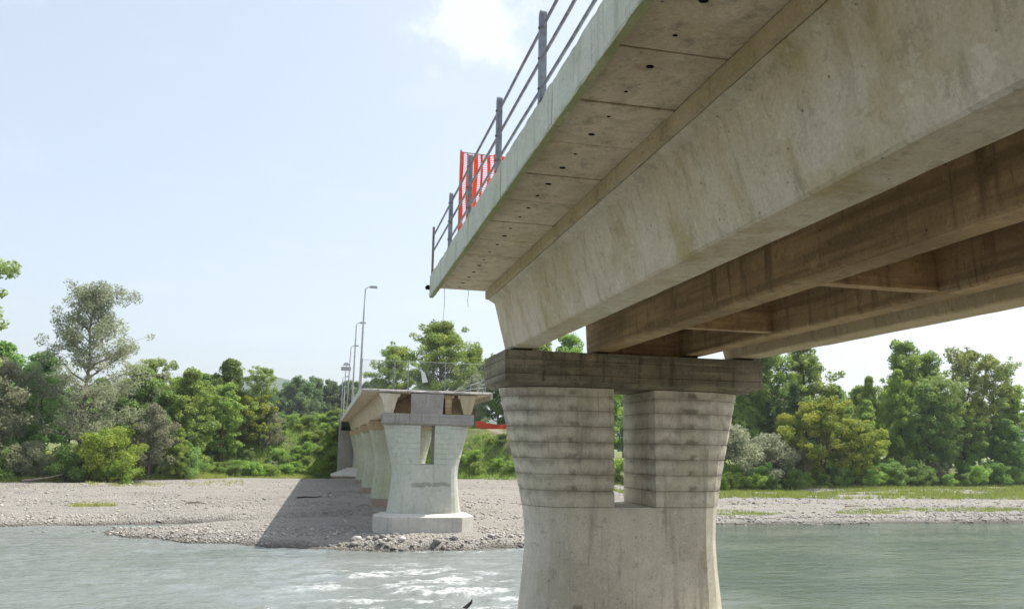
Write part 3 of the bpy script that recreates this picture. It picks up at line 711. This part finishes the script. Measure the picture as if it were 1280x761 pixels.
# ------------------------------------------------------------------ orange net on the bank path
rn = thing('site_fence_net', 'low red-orange plastic net fence across the path on the right bank', 'safety net', (29, 147, float(ground(29, 147))))
pts = [(x, 147+1.0*math.sin((x-23)*.35), ) for x in np.linspace(27.2, 39, 24)]
v = []; f = []
for q, (x, y) in enumerate(pts):
    z = float(ground(x, y)); v += [(x, y, z+.12), (x, y+.04*math.sin(q*2), z+.75+.05*math.sin(q)), (x, y, z+1.38+.09*math.sin(q*1.3))]
for q in range(len(pts)-1):
    for k_ in (0, 1): f.append((3*q+k_, 3*q+3+k_, 3*q+4+k_, 3*q+1+k_))
part('net', MB().add(v, f), M['orange_far'], rn)
for q in range(0, 24, 5):
    x, y = pts[q]; z = float(ground(x, y)); part('stake', MB().tube([(x, y+.06, z-.2), (x, y+.06, z+1.5)], .03, 5), M['rust_paint'], rn)

# ------------------------------------------------------------------ gravel stones (uncountable)
R = np.random.default_rng(4)
ico = np.array([(0,.53,.85),(0,-.53,.85),(0,.53,-.85),(0,-.53,-.85),(.53,.85,0),(-.53,.85,0),(.53,-.85,0),(-.53,-.85,0),(.85,0,.53),(-.85,0,.53),(.85,0,-.53),(-.85,0,-.53)])
icf = np.array([(0,1,8),(0,8,4),(0,4,5),(0,5,9),(0,9,1),(1,9,7),(1,7,6),(1,6,8),(8,6,10),(8,10,4),(4,10,2),(4,2,5),(5,2,11),(5,11,9),(9,11,7),(3,2,10),(3,10,6),(3,6,7),(3,7,11),(3,11,2)])
def stones(n, xr, dr, smin, smax):
    x = R.uniform(*xr, n); d = dr[0]+(dr[1]-dr[0])*R.random(n)**1.8
    y = shore(x)+d; z = ground(x, y)
    s = smin*(smax/smin)**(R.random(n)**2.6)
    ok = (z > -.12) & (z < 2.2)
    ok &= R.random(n) < .25+.75*sstep((fbm(x*.05, y*.33, 81, 3)-.38)/.2)
    ok &= ~((np.abs(x-CX) < 3.8) & (np.abs(y-YF) < 2.2))
    return np.stack([x, y, z, s], 1)[ok]
P = np.concatenate([stones(14000, (-42, 24), (-.5, 8), .03, .15), stones(12000, (-45, 40), (2, 30), .04, .15), stones(5000, (-50, 60), (15, 65), .06, .2), stones(7000, (20, 85), (-.4, 9), .04, .19), stones(5000, (30, 110), (2, 25), .05, .2), stones(700, (2, 14), (-.5, 1.6), .08, .30)])
n = len(P)
sc = P[:, 3, None, None]*R.uniform(.7, 1.3, (n, 1, 3))*np.array([1, 1, .62]); ang = R.uniform(0, 6.28, n)
V = ico[None]*R.uniform(.75, 1.2, (n, 12, 1))*sc
ca, sa = np.cos(ang)[:, None], np.sin(ang)[:, None]
V = np.stack([V[..., 0]*ca-V[..., 1]*sa, V[..., 0]*sa+V[..., 1]*ca, V[..., 2]], -1)+np.stack([P[:, 0], P[:, 1], P[:, 2]+P[:, 3]*.18], 1)[:, None]
F = (icf[None]+12*np.arange(n)[:, None, None]).reshape(-1, 3)
k = N('river_stone'); at = k.n('ShaderNodeAttribute', attribute_name='tone')
cr_ = k.n('ShaderNodeValToRGB'); k.l(at.outputs['Fac'], cr_.inputs[0])
for i_, (p_, c_) in enumerate([(0, (.15,.14,.13)), (.3, (.26,.24,.212)), (.65, (.39,.365,.325)), (1, (.58,.55,.505))]):
    if i_ < 2: e_ = cr_.color_ramp.elements[i_]; e_.position = p_
    else: e_ = cr_.color_ramp.elements.new(p_)
    e_.color = (*c_, 1)
nz = k.noise(k.coord(), 9, 4); k.bump(nz, .3, .03)
M['stone'] = k.fin(k.mix(k.ramp(nz, .3, .7, 0, .3), cr_.outputs[0], (.22,.2,.18)), .9, .2)
tone = R.random(n)*.85+.15; tone = np.where(P[:, 2] < .06, tone*.35, tone)
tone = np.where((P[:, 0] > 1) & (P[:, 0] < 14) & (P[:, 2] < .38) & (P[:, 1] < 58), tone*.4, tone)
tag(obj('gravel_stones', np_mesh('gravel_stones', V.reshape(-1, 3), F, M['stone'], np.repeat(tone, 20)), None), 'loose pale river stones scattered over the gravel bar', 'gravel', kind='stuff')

# ------------------------------------------------------------------ vegetation
def leaf_cloud(C, spread, n, size, R, flat=.75, up=.35, aspect=.5):
    """leaf quads around cluster centres C (m,3) with radii spread (m,)"""
    m = len(C); w = spread**2; w = w/w.sum(); ci = R.choice(m, n, p=w)
    g = R.normal(size=(n, 3)); g /= np.linalg.norm(g, axis=1)[:, None]+1e-9
    rr = R.random(n)**.36
    off = g*rr[:, None]*spread[ci][:, None]; off[:, 2] *= flat
    c = C[ci]+off
    nr = R.normal(size=(n, 3))*.8+g*.6; nr[:, 2] += up; nr /= np.linalg.norm(nr, axis=1)[:, None]
    u = np.cross(nr, R.normal(size=(n, 3))); u /= np.linalg.norm(u, axis=1)[:, None]+1e-9
    v = np.cross(nr, u); s = size*R.uniform(.6, 1.4, n)[:, None]
    V = np.stack([c-u*s, c+v*s*aspect, c+u*s, c-v*s*aspect], 1).reshape(-1, 3)
    ct = R.random(m)
    tone = np.clip(.55*ct[ci]+.45*R.random(n), 0, 1)
    return V, np.arange(4*n).reshape(n, 4), tone
def tree_proto(name, seed, H, W_, base, nleaf, leaf, leafmat, barkmat, prof='round', limbs=20, trunk_r=.3, spread=1.0, flat=.75, stems=1, droop=0., label='', cat='tree', aspect=.5):
    R = np.random.default_rng(seed)
    root = thing(name, label or name, cat, (0, 0, -900)); root['org'] = (0., 0., 0.)
    wood = MB(); C = []; S = []
    def pr(h):
        if prof == 'round': return max(.12, math.sin(math.pi*min(1, .12+.88*h)**.85)) if h < 1 else .1
        if prof == 'oval': return max(.34, math.sin(math.pi*(.28+.62*h)))
        if prof == 'cone': return max(.08, (1-h)**.75*(.55+.45*min(1, h*6)))
        if prof == 'column': return (.75+.25*math.sin(h*9+seed))*min(1, (1-h)*3+.15)
        if prof == 'vase': return .35+.75*h**.8*(1 if h < .85 else (1.02-h)/.17)
        if prof == 'bush': return math.sqrt(max(.02, 1-h*h))
    for st in range(stems):
        a0 = R.uniform(0, 6.28); lean = 0 if stems == 1 else R.uniform(.08, .28)
        tx = [(0, 0, -.3)]; 
        for q in range(1, 7):
            t = q/6
            tx.append((math.cos(a0)*lean*H*t+R.normal()*.02*H*t, math.sin(a0)*lean*H*t+R.normal()*.02*H*t, H*.94*t))
        wood.tube(tx, [trunk_r*(1-.88*q/6)/math.sqrt(stems) for q in range(7)], 6)
        T = np.array(tx)
        for q in range(limbs//stems):
            h = (q+R.random())/(limbs//stems); z = H*(base+(1-base)*h*.96); tt = z/(H*.94)*6; i0 = int(min(tt, 5)); fr = min(tt-i0, 1)
            p0 = T[i0]*(1-fr)+T[i0+1]*fr; a = q*2.4+R.uniform(-.5, .5)
            L = W_*pr(h)*R.uniform(.5, 1.25); el = R.uniform(.1, .6)+(.5*h if prof != 'cone' else 0)
            d = np.array([math.cos(a)*math.cos(el), math.sin(a)*math.cos(el), math.sin(el)*.8])
            pts = [p0]
            for s_ in range(1, 4):
                pts.append(p0+d*L*s_/3+np.array([0, 0, (.10-droop)*L*(s_/3)**2])+R.normal(size=3)*.05*L)
            r0 = trunk_r*.42*(1-.6*h)
            wood.tube(pts, [r0, r0*.7, r0*.45, r0*.15], 5, cap=False)
            C.append(pts[3]); S.append(R.uniform(.6, 1.1)*spread)
            C.append(pts[2]+R.normal(size=3)*.2*spread); S.append(R.uniform(.6, 1.0)*spread)
            for b in range(3):
                s0 = R.integers(1, 4); dd = R.normal(size=3)+d*.8; dd[2] = abs(dd[2])*.6-droop; dd /= np.linalg.norm(dd)
                e_ = pts[s0]+dd*L*R.uniform(.25, .5); e_[2] = max(e_[2], .25)
                wood.tube([pts[s0], (pts[s0]+e_)/2+R.normal(size=3)*.04*L, e_], [r0*.35, r0*.22, r0*.08], 4, cap=False)
                C.append(e_); S.append(R.uniform(.45, .95)*spread)
        C.append(T[-1]); S.append(.7*spread)
    C = np.array(C); S = np.array(S); C[:, 2] = np.maximum(C[:, 2], S*.3)
    V, F, tone = leaf_cloud(C, S, nleaf, leaf, R, flat, aspect=aspect)
    V[:, 2] = np.maximum(V[:, 2], .02)
    tk = obj('trunk' if cat == 'tree' else 'stems', wood.mesh('trunk'), barkmat, root)
    cr2 = obj('crown' if cat == 'tree' else 'foliage', np_mesh('crown', V, F, leafmat, tone), None, root)
    return root
PR = {}
B, BP = M['bark'], M['bark_pale']
PR['willow'] = tree_proto('willow_tree', 11, 25, 6.8, .14, 32550, 0.16, M['leaf_silver'], BP, 'oval', 60, .42, 1.2, .95, label='-', aspect=.4, droop=.04)
PR['locust'] = tree_proto('locust_tree', 12, 17, 5.2, .12, 23250, 0.2, M['leaf_mid'], B, 'round', 42, .28, 1.1, .65, label='-')
PR['dark'] = tree_proto('broadleaf_tree', 13, 17, 5.4, .08, 23250, 0.208, M['leaf_dark'], B, 'round', 44, .3, 1.2, .8, label='-')
PR['open'] = tree_proto('poplar_tree', 14, 22, 4.8, .16, 17050, 0.208, M['leaf_olive'], B, 'vase', 42, .32, 1.0, .8, label='-')
PR['cone'] = tree_proto('conical_tree', 15, 18, 5.0, .05, 23250, 0.2, M['leaf_bright'], B, 'cone', 52, .26, 1.05, .8, label='-')
PR['round'] = tree_proto('spreading_tree', 16, 12, 6.4, .08, 24800, 0.2, M['leaf_yellow'], B, 'round', 44, .25, 1.15, .65, label='-', stems=2)
PR['tallpop'] = tree_proto('tall_tree', 17, 22, 4.6, .12, 21700, 0.224, M['leaf_mid'], B, 'oval', 46, .32, 1.15, .9, label='-')
PR['grey'] = tree_proto('small_willow', 18, 9, 2.6, .12, 10075, 0.136, M['leaf_silver'], BP, 'oval', 28, .16, .8, .9, label='-', aspect=.4)
PR['ivy'] = tree_proto('ivy_covered_trunk', 19, 12, .75, .05, 6975, 0.128, M['leaf_ivy'], B, 'column', 26, .3, .62, 1.0, label='-')
PR['big'] = tree_proto('broad_tree', 31, 24, 8.2, .14, 34000, .24, M['leaf_mid'], B, 'round', 64, .5, 1.5, .75, label='-')
PR['far'] = tree_proto('forest_tree', 20, 21, 5.6, .06, 10075, 0.336, M['leaf_blue'], B, 'oval', 34, .3, 1.5, .9, label='-')
PR['farb'] = tree_proto('forest_tree', 28, 19, 6.4, .04, 10075, 0.336, M['leaf_blue'], B, 'round', 34, .3, 1.6, .9, label='-')
PR['bush'] = tree_proto('green_shrub', 21, 2.6, 2.0, .05, 6510, 0.096, M['leaf_mid'], B, 'bush', 16, .06, .62, .8, label='-', cat='shrub', stems=2)
PR['bushb'] = tree_proto('bright_shrub', 22, 2.2, 2.1, .05, 6510, 0.096, M['leaf_bright'], B, 'bush', 16, .06, .62, .8, label='-', cat='shrub', stems=2)
PR['bushd'] = tree_proto('dark_shrub', 23, 2.8, 2.2, .05, 6510, 0.104, M['leaf_dark'], B, 'bush', 16, .06, .68, .8, label='-', cat='shrub', stems=2)
PR['bushs'] = tree_proto('silver_shrub', 24, 4.2, 2.4, .05, 8060, 0.104, M['leaf_silver'], BP, 'bush', 18, .08, .75, .85, label='-', cat='shrub', stems=2)
PR['bushy'] = tree_proto('yellow_shrub', 25, 7.2, 3.9, .03, 16275, 0.136, M['leaf_yellow'], B, 'round', 26, .12, 1.1, .8, label='-', cat='shrub', stems=2)
rs = random.Random(8)
PLACED = []
def plant(kind, x, y, s, label, group=None, sxy=None):
    z = float(ground(x, y)); sxy = sxy or s
    c = copy_tree(PR[kind], (x, y, z-.06), label, group, rs.uniform(0, 6.28), (sxy, sxy, s)); PLACED.append((x, y)); return c
# left bank
plant('open', -44.4, 112, 1.22, 'tall leafy tree cut off by the left picture edge')
plant('willow', -33.0, 122, 1.08, 'tallest silver-grey willow on the left bank with bare upper limbs')
plant('grey', -42.6, 119, 1.75, 'silver willow low at the left picture edge')
plant('dark', -40.0, 127, .98, 'dark green broadleaf tree left of the tallest willow')
plant('dark', -27.5, 130, .95, 'dark green tree just right of the tallest willow')
plant('open', -26.5, 134, .76, 'thin-crowned tree rising right behind the tallest willow')
plant('locust', -21.0, 133, .98, 'feathery green locust tree at the middle of the left tree group')
plant('locust', -16.8, 141, .80, 'lower locust tree on the right flank of the left tree group')
plant('dark', -23.5, 128, .55, 'low dark tree beneath the feathery locust tree')
plant('open', -11.5, 149, .60, 'yellowish thin tree at the right end of the left tree group')
plant('round', -13.5, 147, .72, 'yellow-green spreading tree near the right end of the left group')
plant('grey', -9.6, 148, .85, 'small grey tree with bare twigs ending the left tree group')
plant('bushy', -30.6, 119.5, .72, 'lower left lobe of the yellow-green bushes in front of the tallest willow')
plant('bushb', -26.6, 118.0, 1.15, 'bright green bush right beside the round yellow-green bush')
plant('bushy', -28.2, 118.8, 1.0, 'round yellow-green bush in front of the tallest willow')
plant('grey', -24.2, 124, 1.15, 'slim grey-green willow right of the round yellow-green bush')
plant('cone', -21.0, 125.5, .42, 'small pointed green tree beside the slim grey-green willow')
plant('bushs', -37.0, 117.5, 1.1, 'grey thicket at the foot of the tallest willow')
plant('bushd', -41.0, 117, 1.5, 'dark thicket at the lower left picture edge')
plant('bushd', -33.2, 117.8, 1.2, 'dark shrub between grey thicket and yellow-green bush')
plant('bushd', -19.5, 127.5, 1.25, 'dark mounded shrub at the edge of the left gravel')
plant('dark', -47, 130, 1.0, 'dark tree behind the left edge tree')
for i in range(12):
    plant(rs.choice(['dark', 'locust', 'dark']), -62+i*4.0+rs.uniform(-1, 1), 143+rs.uniform(0, 8)+i*.5, rs.uniform(.62, .86), 'one of the shaded trees filling the wood behind the left bank', 'trees deep in the left wood')
# shrubs on the left embankment
n0 = 0
def free(x, y, r): return all((x-a)**2+(y-b)**2 > r*r for a, b in PLACED)
for i in range(400):
    x = rs.uniform(-21, 3.0); y = float(treeline(x))+rs.uniform(-1.5, 20)
    if not free(x, y, 1.45) or (x > 1.6 and y < 143): continue
    kd = rs.choices(['bush', 'bushb', 'bushd', 'bushs'], [4, 5, 2, 1])[0]
    plant(kd, x, y, rs.uniform(.42, .85) if kd != 'bushs' else rs.uniform(.3, .5), {'bush': 'mid-green shrub in the scrub left of the far bridge', 'bushb': 'bright green shrub in the scrub left of the far bridge', 'bushd': 'dark green shrub in the scrub left of the far bridge', 'bushs': 'silvery shrub in the scrub left of the far bridge'}[kd],
          {'bush': 'mid-green left scrub', 'bushb': 'bright left scrub', 'bushd': 'dark left scrub', 'bushs': 'silvery left scrub'}[kd]); n0 += 1
    if n0 > 85: break
n3 = 0
for i in range(500):
    x = rs.uniform(-50, -8); y = float(treeline(x))+rs.uniform(-2.5, 3.0)
    if not free(x, y, 1.3): continue
    kd = rs.choices(['bush', 'bushb', 'bushd', 'bushs'], [5, 5, 2, 1])[0]
    plant(kd, x, y, rs.uniform(.4, .95) if kd != 'bushs' else rs.uniform(.3, .55), {'bush': 'mid-green shrub along the foot of the left wood', 'bushb': 'bright green shrub along the foot of the left wood', 'bushd': 'dark green shrub along the foot of the left wood', 'bushs': 'silvery shrub along the foot of the left wood'}[kd],
          {'bush': 'mid-green left wood shrubs', 'bushb': 'bright left wood shrubs', 'bushd': 'dark left wood shrubs', 'bushs': 'silvery left wood shrubs'}[kd]); n3 += 1
    if n3 > 46: break
# centre, right of the far bridge
plant('big', 23.0, 168, .98, 'broad light green tree rising behind the wire fence')
plant('big', 31.5, 174, .78, 'narrower tree right of the broad tree behind the wire fence')
plant('big', 14.5, 180, .72, 'lower tree left of the broad tree behind the wire fence')
plant('grey', 27.6, 152, 1.15, 'small silvery willow behind the orange bank net')
plant('dark', 32.5, 153, .8, 'dark tree behind the orange bank net')
plant('dark', 37, 152, .9, 'dark tree hidden partly behind the left edge of the big pier')
n1 = 0
for i in range(300):
    x = rs.uniform(14.5, 40); y = float(treeline(x))+rs.uniform(-1, 13)
    if (x > 24 and 141 < y < 148.5) or not free(x, y, 1.5) or float(path_mask(np.array(x), np.array(y))) > .08: continue
    kd = rs.choices(['bush', 'bushb', 'bushd'], [3, 5, 1])[0]
    plant(kd, x, y, rs.uniform(.35, .7), {'bush': 'mid-green shrub on the slope right of the far bridge', 'bushb': 'bright green shrub on the slope right of the far bridge', 'bushd': 'dark green shrub on the slope right of the far bridge'}[kd],
          {'bush': 'mid-green right slope shrubs', 'bushb': 'bright right slope shrubs', 'bushd': 'dark right slope shrubs'}[kd]); n1 += 1
    if n1 > 34: break
# trees seen through the slot and between the girders
plant('locust', 49, 140, 1.0, 'green tree seen through the slot of the big pier')
plant('tallpop', 46, 150, 1.05, 'tree top seen between girders above the big pier')
plant('bushb', 46.5, 121, 1.3, 'bright shrub low in the slot of the big pier')
plant('tallpop', 41, 156, 1.0, 'tall tree hidden behind the left leg of the big pier')
# right bank
plant('bushs', 63.5, 117, 2.0, 'silver-grey willow thicket right beside the big pier')
plant('bushs', 69.5, 118, 1.75, 'pale grey willow bush between the big pier and the yellow-green tree')
plant('dark', 62.5, 124, .72, 'dark tree hugging the right edge of the big pier')
plant('ivy', 74.5, 125, 1.05, 'leaning dark ivy-clad trunk next to the big pier')
plant('ivy', 80.2, 126, 1.3, 'upright dark ivy-clad trunk left of the yellow-green tree')
plant('tallpop', 85.0, 141, 1.12, 'pale green poplar just right of the big pier top')
plant('tallpop', 92.5, 142, 1.12, 'pale green poplar closest to the open sky gap')
plant('tallpop', 78.0, 142, 1.08, 'pale green poplar partly behind the big pier')
plant('round', 80.5, 119, 1.08, 'large spreading yellow-green tree on the right bank')
plant('round', 87.0, 120, .86, 'smaller yellow-green tree joined to the large spreading one')
plant('dark', 98.0, 140, .95, 'dark tree in the dip between poplars and bright conical tree')
plant('cone', 103.0, 128, 1.1, 'bright green conical tree on the right bank', None, .85)
plant('dark', 107.5, 127, 1.02, 'dark green tree right of the bright conical tree')
plant('cone', 95.5, 128, .74, 'lower conical tree left of the bright conical tree')
plant('tallpop', 117, 143, 1.16, 'tallest dark crown behind the bright conical tree')
plant('tallpop', 122, 144, 1.08, 'tall tree right of the tallest dark crown')
plant('cone', 98.5, 130, .98, 'narrow bright conical tree left of the tallest bright cone', None, .72)
plant('open', 111.5, 127, .82, 'thin olive tree between dark tree and right edge poplars')
plant('open', 121.5, 132, 1.06, 'airy open poplar near the right picture edge')
plant('open', 128.0, 133, 1.02, 'airy open poplar at the right picture edge')
plant('locust', 117, 129, .82, 'mid-green tree beneath the airy open poplars')
plant('dark', 125.5, 127.5, .72, 'low dark tree at the right picture edge')
plant('locust', 134, 134, 1.1, 'green tree just outside the right picture edge poplars')
for i in range(12):
    plant(rs.choice(['dark', 'locust', 'dark']), 55+i*8+rs.uniform(-2, 2), 150+rs.uniform(-2, 8), rs.uniform(.8, 1.0), 'one of the shaded trees filling the wood behind the right bank', 'trees deep in the right wood')
n2 = 0
for i in range(300):
    x = rs.uniform(56, 134); y = float(treeline(x))+rs.uniform(-1.5, 4)
    if not free(x, y, 2.2): continue
    kd = rs.choices(['bush', 'bushd', 'bushs'], [4, 5, .6])[0]
    plant(kd, x, y, rs.uniform(.6, 1.25), {'bush': 'mid-green shrub along the foot of the right wood', 'bushd': 'dark shrub along the foot of the right wood', 'bushs': 'silvery shrub along the foot of the right wood'}[kd],
          {'bush': 'mid-green right wood shrubs', 'bushd': 'dark right wood shrubs', 'bushs': 'silvery right wood shrubs'}[kd]); n2 += 1
    if n2 > 40: break
# far tree rows
for i in range(46):
    plant(rs.choice(['far', 'farb']), -70+i*2.9+rs.uniform(-1.5, 1.5), 300+rs.uniform(0, 30), rs.uniform(.82, 1.06), 'one of the hazy trees in the far row beyond the road', 'far hazy tree row')
for i in range(26):
    plant('far', 70+i*9+rs.uniform(-2, 2), 230+rs.uniform(0, 20), rs.uniform(.95, 1.1), 'one of the trees far back behind the right wood', 'far right tree row')
def ordinal(k): return '%d%s' % (k, 'th' if 10 <= k % 100 <= 20 else {1: 'st', 2: 'nd', 3: 'rd'}.get(k % 10, 'th'))
bygroup = {}
for o in col.objects:
    if o.parent is None and 'group' in o and o.get('category') in ('tree', 'shrub'): bygroup.setdefault(o['group'], []).append(o)
for g_, lst in bygroup.items():
    def sx(o):
        d_ = Vector(o.location)-cam.matrix_world.translation; return d_.dot(R2)/d_.dot(Fv)
    lst.sort(key=sx)
    for q, o in enumerate(lst):
        t_ = o['label'].replace('one of the ', '').split(' ')
        base_ = ' '.join(t_)
        if o['label'].startswith('one of the '): base_ = base_.replace('trees', 'tree', 1)
        for w_ in (' in the', ' on the', ' along the', ' filling the', ' far back'):
            if w_ in base_: base_ = base_.replace(w_, ', '+ordinal(q+1)+' from left,'+w_, 1); break
        o['label'] = base_
for r_ in PR.values():                       # remove the prototypes
    for ch in list(r_.children): bpy.data.objects.remove(ch)
    bpy.data.objects.remove(r_)

# grass and ground cover (uncountable)
def blades(name, x, y, hmin, hmax, w, mat, label, R, clump=7, cr_=.22):
    n = len(x); x = np.repeat(x, clump)+R.normal(size=n*clump)*cr_; y = np.repeat(y, clump)+R.normal(size=n*clump)*cr_
    z = ground(x, y)-.03; m = len(x); h = R.uniform(hmin, hmax, m); a = R.uniform(0, 6.28, m); ln = R.normal(size=(m, 2))*.25*h[:, None]
    b = np.stack([np.cos(a), np.sin(a)], 1)*w
    V = np.zeros((m, 3, 3)); V[:, 0, 0] = x-b[:, 0]; V[:, 0, 1] = y-b[:, 1]; V[:, 0, 2] = z; V[:, 1, 0] = x+b[:, 0]; V[:, 1, 1] = y+b[:, 1]; V[:, 1, 2] = z
    V[:, 2, 0] = x+ln[:, 0]; V[:, 2, 1] = y+ln[:, 1]; V[:, 2, 2] = z+h
    me = np_mesh(name, V.reshape(-1, 3), np.arange(3*m).reshape(m, 3), mat, np.clip(.6*np.repeat(R.random(n), clump)+.4*R.random(m), 0, 1))
    tag(obj(name, me, None), label, 'grass', kind='stuff')
R = np.random.default_rng(77)
x = R.uniform(-55, -2, 6500); y = treeline(x)-1.5-R.random(6500)**1.4*6.5
keep = fbm(x*.16, y*.5, 71, 3) > .40
blades('dry_bank_grass', x[keep], y[keep], .25, .85, .045, M['grass'], 'strip of dry yellowish grass along the foot of the left wood', R)
x = R.uniform(38, 140, 9000); y = 92+R.random(9000)*(treeline(x)-90)
keep = fbm(x*.07, y*.25, 43, 3) > .40
blades('right_bank_grass', x[keep], y[keep], .2, .65, .05, M['grass_bank'], 'band of yellow-green grass on the right gravel bank', R)
x = R.uniform(30, 95, 1500); y = shore(x)+R.uniform(5.5, 9, 1500)
keep = fbm(x*.12, y*.4, 44, 3) > .52
blades('waterside_weeds', x[keep], y[keep], .12, .35, .04, M['grass_green'], 'thin green weeds in the low strip of the right gravel', R)
x = R.uniform(-24, 40, 9000); y = treeline(x)+R.uniform(-2.5, 22, 9000)
keep = (path_mask(x, y) < .1) & ~((x > 1.8) & (x < 12.4) & (y > 131)) & ~((x > 24) & (y > 142.5) & (y < 148))
blades('embankment_grass', x[keep], y[keep], .3, .95, .05, M['grass_green'], 'long green grass covering the embankment beside the far bridge', R)
x = np.concatenate([R.uniform(-22, -18.5, 60), R.uniform(-30, -20, 90), R.uniform(-18, -9, 40)]); y = np.concatenate([R.uniform(80.5, 81.6, 60), R.uniform(108, 114, 90), R.uniform(110, 120, 40)])
blades('gravel_tufts', x, y, .15, .5, .04, M['grass'], 'scattered tufts of grass on the left gravel', R)

# driftwood and snag
tag(obj('driftwood_log', MB().tube([(0,0,0),(1.6,.2,.22),(3.2,.1,.5),(4.6,.5,.9)], [.16,.15,.11,.05], 7).mesh('driftwood_log'), M['driftwood'], loc=(-37.5, 115.5, float(ground(-37.5, 115.5))+.12)), 'pale fallen log lying below the tallest willow', 'log')
tag(obj('river_snag', MB().tube([(-.3,0,-.12),(0,.05,.06),(.12,0,.2),(.16,0,.32)], [.07,.08,.06,.02], 7).mesh('river_snag'), M['black_wood'], loc=(6.35, 35.2, .02)), 'small black snag sticking out of the white water', 'branch')
tag(obj('gravel_branch', MB().tube([(0,0,0),(.9,.1,.08),(1.9,-.1,.05),(2.6,.2,.15)], [.09,.08,.06,.03], 6).mesh('gravel_branch'), M['black_wood'], loc=(-2.6, 88, float(ground(-2.6, 88))+.08)), 'dark dead branch lying on the shaded gravel', 'branch')

rb = random.Random(21)
for q, (x, y, l_, lab) in enumerate([(-12.5, 82, 2.2, 'bleached stick on the open gravel left of the bridge shadow'), (-30, 76, 1.6, 'short grey stick near the left water edge'), (16.5, 66, 1.8, 'bleached branch on the gravel right of the grey slotted pier'), (58, 82, 2.4, 'bleached log on the right gravel bar')]):
    dd = rb.uniform(-.6, .6); pts = [(t*l_*math.cos(dd), t*l_*math.sin(dd)+.08*math.sin(t*5), .05+.10*abs(math.sin(t*3+q))) for t in (0, .3, .6, .85, 1)]
    mb = MB().tube(pts, [.09, .08, .065, .05, .02], 7)
    mb.tube([pts[2], (pts[2][0]+.2, pts[2][1]+.3, .3), (pts[2][0]+.3, pts[2][1]+.45, .42)], [.04, .03, .012], 5)
    tag(obj('driftwood_branch', mb.mesh('driftwood_branch'), M['driftwood'], loc=(x, y, float(ground(x, y))+.03)), lab, 'branch')

# ------------------------------------------------------------------ haze
hz = MB().box(-5900, 5900, -290, 3300, -3, 420)
hm = bpy.data.materials.new('haze'); hm.use_nodes = True; t = hm.node_tree; t.nodes.clear()
ho = t.nodes.new('ShaderNodeOutputMaterial'); pv = t.nodes.new('ShaderNodeVolumePrincipled')
pv.inputs['Color'].default_value = (.82, .91, 1, 1); pv.inputs['Density'].default_value = .00017; pv.inputs['Anisotropy'].default_value = .2
t.links.new(pv.outputs[0], ho.inputs['Volume'])
tag(obj('haze', hz.mesh('haze'), hm), 'thin pale summer haze over the river valley', 'haze', kind='stuff')
